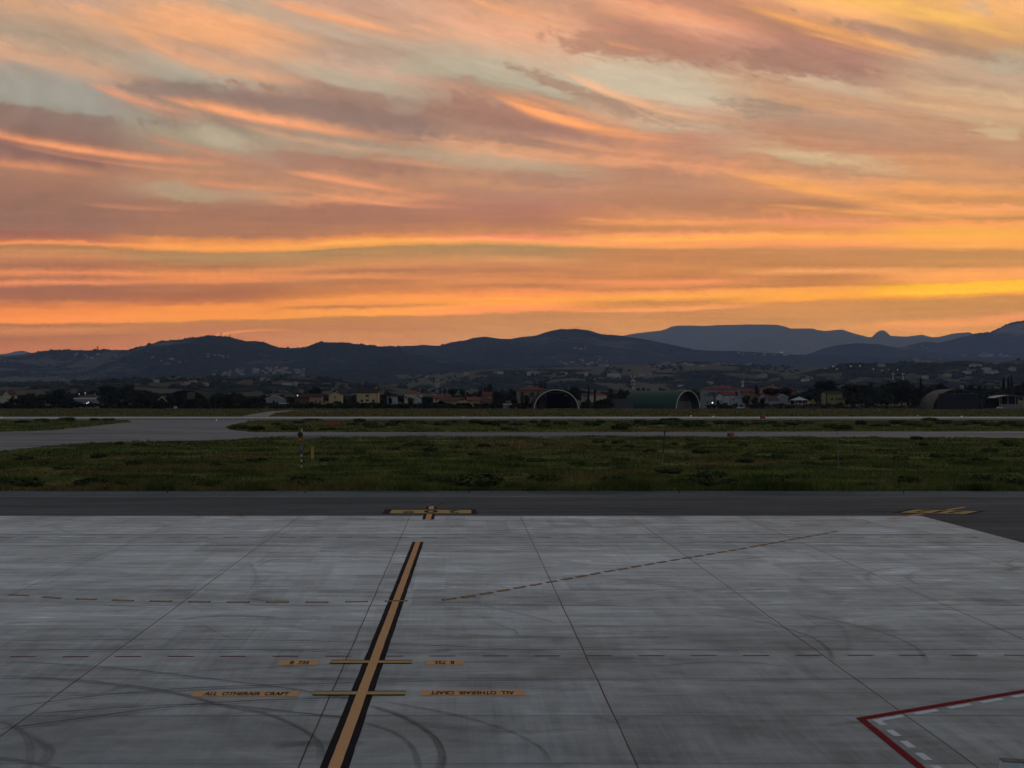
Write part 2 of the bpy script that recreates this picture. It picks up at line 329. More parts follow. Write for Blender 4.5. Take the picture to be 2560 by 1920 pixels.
def grass_col(q, P, dark=1.0):
    x, y, z = q.sep(P)
    n1 = q.noise(q.vec(x * 0.018, y * 0.05, 0.0), 1.0, 5, 0.6, 0.8)
    n2 = q.noise(q.vec(x * 0.10, y * 0.22, 3.0), 1.0, 5, 0.6, 0.6)
    n3 = q.noise(P, 1.2, 4, 0.7)
    farf = q.ss(y, 300, 420)
    c = q.mix(q.ss(n2, 0.3, 0.7), (0.030, 0.040, 0.010), (0.135, 0.145, 0.040))
    brown = q.ss(n1 + (n2 - 0.5) * 0.35 + farf * 0.10, 0.50, 0.64)
    c = q.mix(brown * 0.85, c, q.mix(farf, (0.15, 0.098, 0.042), (0.125, 0.085, 0.034)))
    f = (0.6 + n3 * 0.8) * dark
    return q.mix(1.0, c, q.vec(f, f, f), 'MULTIPLY')
def m_ground(q, b, P, n, o):
    q.put(b.inputs['Base Color'], grass_col(q, P, 0.85)); b.inputs['Roughness'].default_value = 1.0
    b.inputs['Specular IOR Level'].default_value = 0.05
    bn = q.new('ShaderNodeBump'); bn.inputs['Strength'].default_value = 1.0; bn.inputs['Distance'].default_value = 0.4
    q.put(bn.inputs['Height'], q.noise(P, 0.9, 5, 0.7)); n.links.new(bn.outputs[0], b.inputs['Normal'])
GROUND = custom('field_ground', m_ground)
def m_grass(q, b, P, n, o):
    geo = q.new('ShaderNodeNewGeometry')
    rnd = q.white(q.vec(E(q, geo.outputs['Random Per Island']), 0.5, 0.5))
    c = grass_col(q, P, 1.0); f = 0.55 + rnd * 1.1
    q.put(b.inputs['Base Color'], q.mix(1.0, c, q.vec(f, f, f * 0.9), 'MULTIPLY'))
    b.inputs['Roughness'].default_value = 0.8; b.inputs['Specular IOR Level'].default_value = 0.1
GRASS = custom('grass_blades', m_grass)
def m_hill(k, woods, field, fieldscale):
    def fn(q, b, P, n, o):
        x, y, z = q.sep(P)
        w = q.noise(q.vec(x * fieldscale * 0.7, y * fieldscale * 0.9, z * fieldscale * 2.5 + k), 1.0, 6, 0.62, 0.8)
        vor = q.new('ShaderNodeTexVoronoi'); q.put(vor.inputs['Vector'], q.vec(x * fieldscale * 1.6, y * fieldscale * 1.6, z * fieldscale * 4.0)); vor.inputs['Scale'].default_value = 1.0
        fc = q.mix(E(q, vor.outputs['Color']), (0.05, 0.06, 0.03), (0.14, 0.115, 0.08))
        fc = q.mix(0.5, fc, field)
        fine = q.noise(P, fieldscale * 14, 5, 0.7)
        wd = q.mix(fine, (0.008, 0.012, 0.008), (0.03, 0.038, 0.022))
        f = q.ss(w + (fine - 0.5) * 0.12, woods, woods + 0.05)
        q.put(b.inputs['Base Color'], q.mix(f, wd, fc)); b.inputs['Roughness'].default_value = 1.0
        b.inputs['Specular IOR Level'].default_value = 0.0
        bn = q.new('ShaderNodeBump'); bn.inputs['Strength'].default_value = 0.8; bn.inputs['Distance'].default_value = 30.0
        q.put(bn.inputs['Height'], fine); n.links.new(bn.outputs[0], b.inputs['Normal'])
    return fn

def leafmat(name, a, c2):
    def fn(q, b, P, n, o):
        geo = q.new('ShaderNodeNewGeometry'); rnd = E(q, geo.outputs['Random Per Island'])
        oi = q.new('ShaderNodeObjectInfo'); r2 = E(q, oi.outputs['Random'])
        c = q.mix(rnd, a, c2); f = 0.6 + r2 * 0.8
        q.put(b.inputs['Base Color'], q.mix(1.0, c, q.vec(f, f, f), 'MULTIPLY'))
        b.inputs['Roughness'].default_value = 0.9; b.inputs['Specular IOR Level'].default_value = 0.08
    return custom(name, fn)
LEAF = leafmat('dark_leaves', (0.004, 0.006, 0.003), (0.022, 0.027, 0.011))
LEAFB = leafmat('broad_leaves', (0.006, 0.009, 0.004), (0.032, 0.036, 0.016))
LEAFA = leafmat('autumn_leaves', (0.06, 0.05, 0.01), (0.14, 0.10, 0.02))
LEAFH = leafmat('bush_leaves', (0.010, 0.015, 0.005), (0.048, 0.060, 0.018))
BARK = mat('bark', (0.06, 0.045, 0.035), 0.95, 0.1)

# ------------------------------------------------------------------ mesh builder
class MB:
    def __init__(s): s.v = []; s.f = []
    def face(s, pts):
        i = len(s.v); s.v += [tuple(p) for p in pts]; s.f.append(tuple(range(i, i + len(pts))))
    def box(s, x0, x1, y0, y1, z0, z1, M=None):
        i = len(s.v)
        P = [(x0, y0, z0), (x1, y0, z0), (x1, y1, z0), (x0, y1, z0), (x0, y0, z1), (x1, y0, z1), (x1, y1, z1), (x0, y1, z1)]
        if M is not None: P = [tuple(M @ Vector(p)) for p in P]
        s.v += P
        for f in ((3, 2, 1, 0), (4, 5, 6, 7), (0, 1, 5, 4), (1, 2, 6, 5), (2, 3, 7, 6), (3, 0, 4, 7)): s.f.append(tuple(i + k for k in f))
    def tube(s, a, b, r0, r1=None, n=10, cap=True):
        r1 = r0 if r1 is None else r1
        a, b = Vector(a), Vector(b); d = (b - a).normalized()
        u = d.orthogonal().normalized(); w = d.cross(u); i = len(s.v)
        for c, r in ((a, r0), (b, r1)):
            for k in range(n):
                t = 2 * math.pi * k / n; s.v.append(tuple(c + u * (r * math.cos(t)) + w * (r * math.sin(t))))
        for k in range(n): s.f.append((i + k, i + (k + 1) % n, i + n + (k + 1) % n, i + n + k))
        if cap: s.f.append(tuple(i + k for k in reversed(range(n)))); s.f.append(tuple(i + n + k for k in range(n)))
    def prism(s, prof, y0, y1, M=None):
        """profile in xz extruded along y"""
        i = len(s.v); n = len(prof)
        for y in (y0, y1):
            for x, z in prof:
                p = Vector((x, y, z)); s.v.append(tuple(M @ p if M is not None else p))
        s.f.append(tuple(range(i, i + n))); s.f.append(tuple(i + n + k for k in reversed(range(n))))
        for k in range(n): s.f.append((i + k, i + n + k, i + n + (k + 1) % n, i + (k + 1) % n))
    def sphere(s, c, r, seg=8, rings=6, sz=1.0):
        i = len(s.v)
        for a in range(rings + 1):
            th = math.pi * a / rings
            for k in range(seg):
                ph = 2 * math.pi * k / seg
                s.v.append((c[0] + r * math.sin(th) * math.cos(ph), c[1] + r * math.sin(th) * math.sin(ph), c[2] + r * sz * math.cos(th)))
        for a in range(rings):
            for k in range(seg): s.f.append((i + a * seg + k, i + (a + 1) * seg + k, i + (a + 1) * seg + (k + 1) % seg, i + a * seg + (k + 1) % seg))
    def mesh(s, name, m):
        me = bpy.data.meshes.new(name); me.from_pydata(s.v, [], s.f); me.materials.append(m); me.update(); return me
    def build(s, name, m, parent=None, loc=None, smooth=False):
        me = s.mesh(name, m)
        if smooth: me.polygons.foreach_set('use_smooth', [True] * len(me.polygons))
        o = bpy.data.objects.new(name, me); COL.objects.link(o)
        if parent is not None: o.parent = parent
        if loc is not None: o.location = loc
        return o

def np_mesh(name, V, FC, m, nper):
    me = bpy.data.meshes.new(name)
    me.vertices.add(len(V)); me.vertices.foreach_set('co', V.astype(np.float32).ravel())
    nf = len(FC); me.loops.add(nf * nper); me.loops.foreach_set('vertex_index', FC.astype(np.int32).ravel())
    me.polygons.add(nf); me.polygons.foreach_set('loop_start', np.arange(0, nf * nper, nper, dtype=np.int32))
    me.materials.append(m); me.update(calc_edges=True); me.validate()
    return me

def tag(o, label=None, cat=None, group=None, kind=None):
    if label: o['label'] = label
    if cat: o['category'] = cat
    if group: o['group'] = group
    if kind: o['kind'] = kind
    return o
def empty(name, loc, label, cat, group=None, rz=0.0):
    o = bpy.data.objects.new(name, None); COL.objects.link(o); o.location = loc; o.rotation_euler = (0, 0, rz)
    o.empty_display_size = 0.5
    return tag(o, label, cat, group)
def copy_tree(o, parent=None):
    c = o.copy(); COL.objects.link(c); c.parent = parent
    for ch in list(o.children): copy_tree(ch, c)
    return c
def gy(py): return CAM_H * F / (py - PY0)                 # distance of a ground point
def wx(px, Y): return (px - PX0) / F * Y
def wz(py, Y): return CAM_H - (py - PY0) / F * Y
def gp(px, py, z=0.0):
    Y = (CAM_H - z) * F / (py - PY0); return (wx(px, Y), Y, z)
def sheet(name, pts, m, z, kind='structure'):
    b = MB(); b.face([(p[0], p[1], z) for p in pts]); o = b.build(name, m); return tag(o, kind=kind)

# ------------------------------------------------------------------ ground, runway, taxiways, apron
def gridded(name, xs, ys, m, z):
    V = []; Fc = []
    for y in ys:
        for x in xs: V.append((x, y, z))
    nx = len(xs)
    for j in range(len(ys) - 1):
        for i in range(nx - 1): Fc.append((j * nx + i, j * nx + i + 1, (j + 1) * nx + i + 1, (j + 1) * nx + i))
    me = bpy.data.meshes.new(name); me.from_pydata(V, [], Fc); me.materials.append(m); me.update()
    o = bpy.data.objects.new(name, me); COL.objects.link(o); return tag(o, kind='structure')
gridded('ground', [-20000, -2000, -600, -200, 0, 200, 600, 2000, 20000], [-3000, -100, 60, 200, 400, 700, 2000, 16900], GROUND, -0.02)
YA, YG = 63.9, 80.5
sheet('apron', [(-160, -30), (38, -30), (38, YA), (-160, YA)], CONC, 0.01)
sheet('service_apron', [(38, -30), (160, -30), (160, YA), (38, YA)], ASPH2, 0.004)
sheet('taxilane', [(-160, YA), (160, YA), (160, 75.9), (-160, 75.9)], ASPH, 0.006)
sheet('taxilane_shoulder', [(-160, 75.9), (160, 75.9), (160, YG), (-160, YG + .9)], SHOUL, 0.0)
# second taxiway, runway, link
def band(name, x0, x1, top, bot, m, z):
    """top/bot: lists of (px,py) ground edge points"""
    P = [gp(*p)[:2] for p in top] + [gp(*p)[:2] for p in reversed(bot)]
    return sheet(name, P, m, z)
TX_T = [(560, 1081), (1500, 1080), (2560, 1078), (2900, 1077)]
TX_B = [(560, 1093), (1500, 1091), (2560, 1095), (2900, 1096)]
band('taxiway', 0, 0, TX_T, TX_B, ASPHL, 0.02)
band('taxiway_shoulder', 0, 0, [(700, 1089.5), (1500, 1087.6), (1990, 1090)], [(640, 1096), (1500, 1094), (1990, 1092)], SHOUL, 0.03)
LINK = [gp(*p)[:2] for p in [(-400, 1083), (0, 1080), (130, 1076), (220, 1067), (300, 1058), (328, 1055.5), (322, 1050), (480, 1049), (660, 1050), (625, 1053), (588, 1060), (566, 1068), (575, 1075), (640, 1081), (700, 1081.5), (700, 1093), (500, 1102), (260, 1106), (140, 1113), (0, 1129), (-400, 1170)]]
sheet('taxiway_link', LINK, ASPHL, 0.014)
RW_T, RW_B = 358.0, 334.0
sheet('runway', [(-900, RW_B), (900, RW_B + 6), (900, RW_T + 6), (-900, RW_T)], ASPHR, 0.035)
sheet('runway_shoulder', [(-900, 312), (900, 318), (900, RW_B + 6), (-900, RW_B)], SHOUL, 0.025)
TRACK = [gp(*p)[:2] for p in [(596, 1043), (640, 1034), (680, 1028), (716, 1026), (756, 1026.5), (716, 1029), (690, 1033), (668, 1043)]]
sheet('gravel_track', TRACK, mat('track_gravel', (0.17, 0.16, 0.15), 0.95, 0.1, 0.3, 0.3), 0.04)
TRACK2 = [gp(*p)[:2] for p in [(716, 1028.6), (790, 1028), (880, 1028.6), (800, 1030)]]
sheet('gravel_track', TRACK2, MATS['track_gravel'], 0.038)

# ------------------------------------------------------------------ joints, cracks and painted markings on the apron
SEAL = mat('joint_sealant', (0.018, 0.018, 0.02), 0.6, 0.3, 0.3, 2)
SEAL2 = mat('thin_joint', (0.075, 0.076, 0.08), 0.8, 0.2, 0.5, 0.7)
def strip(b, pts, w, z, jit=0.0):
    """ribbon along a ground polyline"""
    P = [Vector((p[0], p[1], 0)) for p in pts]; L = []; Rr = []
    for i, p in enumerate(P):
        d = (P[min(i + 1, len(P) - 1)] - P[max(i - 1, 0)]).normalized(); nrm = Vector((-d.y, d.x, 0))
        ww = w * (0.5 + random.uniform(-jit, jit)); w2 = w * (0.5 + random.uniform(-jit, jit))
        L.append(p + nrm * ww); Rr.append(p - nrm * w2)
    for i in range(len(P) - 1):
        b.face([(Rr[i].x, Rr[i].y, z), (Rr[i + 1].x, Rr[i + 1].y, z), (L[i + 1].x, L[i + 1].y, z), (L[i].x, L[i].y, z)])
b = MB()
for k in range(-8, 4):
    x = 4.69 + 9.13 * k
    strip(b, [(x + 0.012 * math.sin(y * 1.7 + k), y) for y in np.arange(-8, YA, 1.2)] + [(x, YA - .01)], 0.045 if x > -15 else 0.03, 0.014, 0.12)
tag(b.build('apron_joints', SEAL), kind='structure')
b = MB()
for k in range(-22, 1):
    y = 61.6 + 3.134 * k
    if y < -8: continue
    strip(b, [(x, y + 0.012 * math.sin(x * 0.9 + k * 3)) for x in np.arange(-150, 38, 4.0)] + [(37.98, y)], 0.024 if k % 2 else 0.034, 0.0135, 0.2)
strip(b, [(x, 55.4) for x in (-150, 37.9)], 0.05, 0.0135); strip(b, [(x, 52.3) for x in (-150, 37.9)], 0.04, 0.0135)
tag(b.build('apron_joints', SEAL2), kind='structure')
b = MB()
for pts in ([(1.5, 79.6), (2.6, 78.0), (2.0, 76.4)], [(-21, 76), (-20.2, 78.4), (-18.9, 80.3)], [(-3.9, 76), (-3.9, 80.5)], [(-30, 77.5), (-29.2, 79), (-27, 80.5)], [(26, 73.5), (28.5, 72.6), (30, 71.6)], [(12.8, 75.6), (13.2, 74)], [(-11.2, 76), (-11.6, 73.8)]):
    q = []
    for i in range(len(pts) - 1):
        for t in np.linspace(0, 1, 6): q.append((pts[i][0] * (1 - t) + pts[i + 1][0] * t + random.uniform(-.12, .12), pts[i][1] * (1 - t) + pts[i + 1][1] * t))
    strip(b, q, 0.09, 0.0100, 0.25)
tag(b.build('asphalt_cracks', SEAL), kind='structure')

def paint(name, rgb, wear=0.5, under=(.26, .265, .28)):
    def fn(q, b, P, n, o):
        x, y, z = q.sep(P); a = q.noise(P, 2.2, 6, .72, .4); c = q.noise(P, 9.0, 4, .7); l = q.noise(q.vec(x * .4, y * 3.0, 0), 1.0, 4, .6)
        f = .8 + a * .25 + c * .15
        col = q.mix(1.0, rgb, q.vec(f, f, f), 'MULTIPLY')
        k = q.ss(a * .5 + c * .3 + l * .25, .60, .70) * wear
        q.put(b.inputs['Base Color'], q.mix(k, col, under)); b.inputs['Roughness'].default_value = .85; b.inputs['Specular IOR Level'].default_value = .06
    return custom(name, fn)
YEL = paint('yellow_paint', (0.47, 0.26, 0.13), .45)
YEL2 = paint('mustard_paint', (0.34, 0.235, 0.10), .6)
BLK = paint('black_paint', (0.010, 0.011, 0.015), .25)
RED = paint('red_paint', (0.14, 0.012, 0.018), .4)
REDF = mat('faded_red_paint', (0.13, 0.05, 0.05), 0.8, 0.2, 0.4, 1)
WHT = paint('white_paint', (0.46, 0.48, 0.50), .7)
GHOST = mat('erased_paint', (0.10, 0.10, 0.105), 0.85, 0.2, 0.5, 1)
def lx(y): return -3.47 + (y - 20.65) * (0.36 / 31.85)
b = MB(); ys = list(np.arange(8.0, 52.4, 0.45)) + [52.5]
strip(b, [(lx(y), y) for y in ys], 0.77, 0.018, 0.016); tag(b.build('stand_centreline_border', BLK), kind='structure')
b = MB(); strip(b, [(lx(y), y) for y in ys], 0.335, 0.022, 0.02); tag(b.build('stand_centreline', YEL), kind='structure')
def rect(name, x0, x1, y0, y1, m, z, sk=0.0):
    b = MB(); b.face([(x0, y0, z), (x1, y0, z), (x1 + sk, y1, z), (x0 + sk, y1, z)]); return tag(b.build(name, m), kind='structure')
for yy, x0, x1 in ((28.83, -5.0, -1.93), (25.8, -5.04, -1.95)):
    for a, c in ((x0, lx(yy) - .17), (lx(yy) + .17, x1)):
        for s0, s1, m, z in ((-.2, .2, BLK, 0.026), (-.13, .13, YEL2, 0.030)):
            rect('stop_bar' if m is YEL2 else 'stop_bar_border', a, c, yy + s0, yy + s1, m, z)
def text(body, m, x0, x1, y0, y1, z, flip=False, M=None, name='marking_text'):
    cu = bpy.data.curves.new(name, 'FONT'); cu.body = body; cu.align_x = 'CENTER'; cu.align_y = 'CENTER'; cu.size = 1; cu.offset = 0.028
    to = bpy.data.objects.new(name, cu); COL.objects.link(to)
    bpy.context.view_layer.update()
    me = bpy.data.meshes.new_from_object(to); COL.objects.unlink(to); bpy.data.objects.remove(to)
    co = np.array([v.co[:] for v in me.vertices]); lo, hi = co.min(0), co.max(0)
    for v in me.vertices:
        u = (v.co.x - lo[0]) / (hi[0] - lo[0]); w = (v.co.y - lo[1]) / (hi[1] - lo[1])
        if flip: u, w = 1 - u, 1 - w
        v.co = M(u, w) if M else (x0 + (x1 - x0) * u, y0 + (y1 - y0) * w, z)
    me.materials.clear(); me.materials.append(m)
    o = bpy.data.objects.new(name, me); COL.objects.link(o); return tag(o, kind='structure')
rect('marking_panel', -6.87, -5.46, 28.5, 29.0, YEL, 0.020); text('B  735', BLK, -6.48, -5.78, 28.57, 28.93, 0.024)
rect('marking_panel', -1.42, -.02, 28.52, 29.02, YEL, 0.020); text('B  735', BLK, -1.07, -.35, 28.6, 28.95, 0.024, True)
rect('marking_panel', -9.05, -5.5, 25.52, 25.98, YEL, 0.020); text('ALL  OTHERAIR  CRAFT', BLK, -8.68, -5.84, 25.6, 25.9, 0.024)
rect('marking_panel', -1.44, 2.06, 25.6, 26.06, YEL, 0.020); text('ALL  OTHERAIR  CRAFT', BLK, -1.12, 1.70, 25.68, 25.98, 0.024, True)
# stand number 208
rect('stand_number_border', -6.9, 1.12, 64.85, 67.6, BLK, 0.018)
rect('stand_number_panel', -6.28, .66, 65.2, 67.2, YEL2, 0.022)
for ch, x0, x1 in (('8', -5.25, -4.15), ('0', -3.42, -2.2), ('2', -1.3, -.35)): text(ch, BLK, x0, x1, 65.45, 67.0, 0.026, True)
for y0, y1 in ((67.6, 69.4), (62.0, 64.85)):
    b = MB(); strip(b, [(-2.87, y0), (-2.87, y1)], 0.95, 0.018); tag(b.build('lead_in_border', BLK), kind='structure')
    b = MB(); strip(b, [(-2.87, y0 - (.04 if y0 < 63 else 0)), (-2.87, y1)], 0.45, 0.022); tag(b.build('lead_in_line', YEL), kind='structure')
# stand number on the slant
A0 = Vector((gp(2250, 1282)[0], gp(2250, 1282)[1])); B0 = Vector((gp(2412, 1286)[0], gp(2412, 1286)[1]))
D0 = Vector((gp(2288, 1274.5)[0], gp(2288, 1274.5)[1])); U = B0 - A0; W = D0 - A0
def par(e, name, m, z):
    eu, ew = U.normalized() * e, W.normalized() * e
    P = [A0 - eu - ew, A0 + U + eu - ew, A0 + U + W + eu + ew, A0 + W - eu + ew]
    b = MB(); b.face([(p.x, p.y, z) for p in P]); tag(b.build(name, m), kind='structure')
b = MB(); strip(b, [gp(2220, 1298.6)[:2], gp(2412, 1268.2)[:2]], 0.3, 0.018); tag(b.build('lead_in_line', YEL), kind='structure')
par(0.5, 'stand_number_border', BLK, 0.022); par(0, 'stand_number_panel', YEL2, 0.026)
for ch, u0, u1 in (('2', .14, .34), ('1', .44, .54), ('2', .64, .86)):
    def MM(u, w, u0=u0, u1=u1):
        p = A0 + U * (u0 + (u1 - u0) * u) + W * (.15 + .7 * w); return (p.x, p.y, 0.030)
    text(ch, BLK, 0, 0, 0, 0, 0, True, MM)
# long lines
b = MB(); strip(b, [(x, 75.75 + .03 * math.sin(x * .3)) for x in np.arange(-160, 160, 5)], 0.16, 0.0100, 0.2); tag(b.build('taxilane_edge_line', mat('worn_yellow', (0.22, 0.17, 0.10), 0.8, 0.2, 0.5, .6)), kind='structure')
b = MB(); strip(b, [(x, 51.2) for x in np.arange(-150, 38, 3)], 0.07, 0.018, 0.2); tag(b.build('faded_red_line', REDF), kind='structure')
b = MB(); b2 = MB()
for k in range(-60, 14):
    x = -17.35 + 2.006 * k + 40 * 0
    x = -17.35 + 2.006 * k
    if abs(x + .5 - lx(29.5)) < .45: strip(b, [(lx(29.5) + .43, 29.5), (x + 1.3, 29.5)], .07, .018); continue
    yy = 29.42 + 0.0045 * (x + 17)
    strip(b, [(x, yy), (x + 1.0, yy + .004)], .075, .018)
for k in range(0, 30):
    x = -17.35 + 2.006 * k; yy = 29.42 + 0.0045 * (x + 17)
    if k < 14 or x > 38: continue
    strip(b, [(x, yy), (x + 1.0, yy + .004)], .075, .018)
tag(b.build('red_dashed_line', RED), kind='structure')
for k in range(-40, 30):
    x = -16.9 + 2.006 * k
    if x < 36.5: strip(b2, [(x, 54.2), (x + 1.0, 54.2)], .14, .018, .2)
tag(b2.build('erased_dashed_line', GHOST), kind='structure')
# orange dashed taxi guide
def dash_path(pts, n, ln, w, wb):
    P = [Vector(gp(*p)[:2]) for p in pts]; seg = [(P[i + 1] - P[i]).length for i in range(len(P) - 1)]; tot = sum(seg)
    def at(s):
        for i, l in enumerate(seg):
            if s <= l or i == len(seg) - 1: return P[i] + (P[i + 1] - P[i]) * (s / l)
            s -= l
    a, c = MB(), MB()
    for k in range(n):
        s = tot * (k + .0) / n
        p, q = at(s), at(min(tot, s + ln)); d = (q - p).normalized() * .10
        strip(c, [p - d * .7, q + d * .7], wb * .85, .018, .03); strip(a, [p, q], w, .022, .05)
    tag(c.build('guide_dash_border', BLK), kind='structure'); tag(a.build('guide_dashes', paint('orange_paint', (0.33, 0.19, 0.085), .5)), kind='structure')
dash_path([(-140, 1480), (0, 1486), (85, 1491), (160, 1497), (245, 1499.5), (338, 1503), (430, 1504), (530, 1505.5), (625, 1506), (826, 1506), (940, 1504), (1064, 1502)], 13, 0.95, .15, .26)
dash_path([(1108, 1500.8), (1178, 1490.8), (1264, 1475.6), (1388, 1453.5), (1495, 1433.5), (1630, 1410), (1774, 1386), (1850, 1373), (1960, 1353), (2100, 1327)], 32, .62, .17, .32)
# red equipment line with white dashes
corner = (12.14, 23.83)
b = MB(); b.face([(12.14, 8, .018), (12.40, 8, .018), (12.40, 23.70, .018), (12.14, 23.83, .018)])
d = Vector((6.9, 2.30)).normalized(); nn = Vector((d.y, -d.x)); e = Vector(corner) + d * 34
b.face([(12.14, 23.83, .018), (12.40, 23.70, .018), (e.x + nn.x * .22, e.y + nn.y * .22, .018), (e.x, e.y, .018)])
tag(b.build('equipment_area_line', RED), kind='structure')
b = MB()
for k in range(16):
    y1 = 23.72 - .74 * k; b.face([(12.62, y1 - .42, .018), (12.85, y1 - .42, .018), (12.83, y1, .018), (12.6, y1, .018)])
for k in range(18):
    p = Vector((12.78, 23.76)) + d * (1.42 * k + .0); q = p + d * .95
    b.face([(p.x, p.y, .019), (p.x + nn.x * .16, p.y + nn.y * .16, .019), (q.x + nn.x * .16, q.y + nn.y * .16, .019), (q.x, q.y, .019)])
tag(b.build('white_dashes', WHT), kind='structure')

# tyre marks: soft-edged rubber left on the concrete
def m_rubber(q, b, P, n, o):
    tr = q.new('ShaderNodeBsdfTransparent'); mx = q.new('ShaderNodeMixShader')
    uv = q.new('ShaderNodeUVMap'); u, v, _ = q.sep(E(q, uv.outputs[0]))
    e = q.m('MULTIPLY', q.ss(v, 0.0, .35), q.ss(v, 1.0, .65)) * q.ss(q.m('FRACT', u), 0.0, .12) * q.ss(q.m('FRACT', u), 1.0, .85)
    x, y, z = q.sep(P)
    k = q.noise(q.vec(x * .5, y * 1.2, 0), 1.0, 5, .7); lines = q.noise(q.vec(v * 9.0, u * .8, 0), 1.0, 3, .6)
    st = q.m('FLOOR', u) * 0.01
    q.put(mx.inputs[0], e * st * (0.35 + k * 1.0) * (0.35 + lines * 1.1))
    b.inputs['Base Color'].default_value = (.03, .031, .036, 1); b.inputs['Roughness'].default_value = .7
    n.links.new(tr.outputs[0], mx.inputs[1]); n.links.new(b.outputs[0], mx.inputs[2]); n.links.new(mx.outputs[0], o.inputs[0])
RUB = custom('tyre_rubber', m_rubber)
def smooth_path(P, n=40):
    P = [Vector(p) for p in P]; out = []
    Q = [P[0] * 2 - P[1]] + P + [P[-1] * 2 - P[-2]]
    for i in range(1, len(Q) - 2):
        for t in np.linspace(0, 1, 12, endpoint=False):
            a, b_, c, d_ = Q[i - 1], Q[i], Q[i + 1], Q[i + 2]
            out.append(.5 * ((2 * b_) + (c - a) * t + (2 * a - 5 * b_ + 4 * c - d_) * t * t + (3 * b_ - a - 3 * c + d_) * t ** 3))
    return out + [P[-1]]
TM = bpy.data.meshes.new('tyre_marks'); tv, tf, tuv = [], [], []
def tyre(pxs, w, strength, z=0.016, pair=0.0):
    for off in ((0.0,) if not pair else (-pair / 2, pair / 2)):
        P = smooth_path([gp(*p)[:2] for p in pxs]); N = len(P)
        for i, p in enumerate(P):
            dd = (P[min(i + 1, N - 1)] - P[max(i - 1, 0)]).normalized(); nr = Vector((-dd.y, dd.x))
            p = p + nr * off; t = i / (N - 1) * .998 + .001
            tv.append((*(p + nr * w / 2), z)); tv.append((*(p - nr * w / 2), z))
            if i < N - 1:
                k = len(tv) - 2; tf.append((k + 1, k + 3, k + 2, k))
                t2 = (i + 1) / (N - 1) * .998 + .001
                tuv.extend([(strength + t, 0), (strength + t2, 0), (strength + t2, 1), (strength + t, 1)])
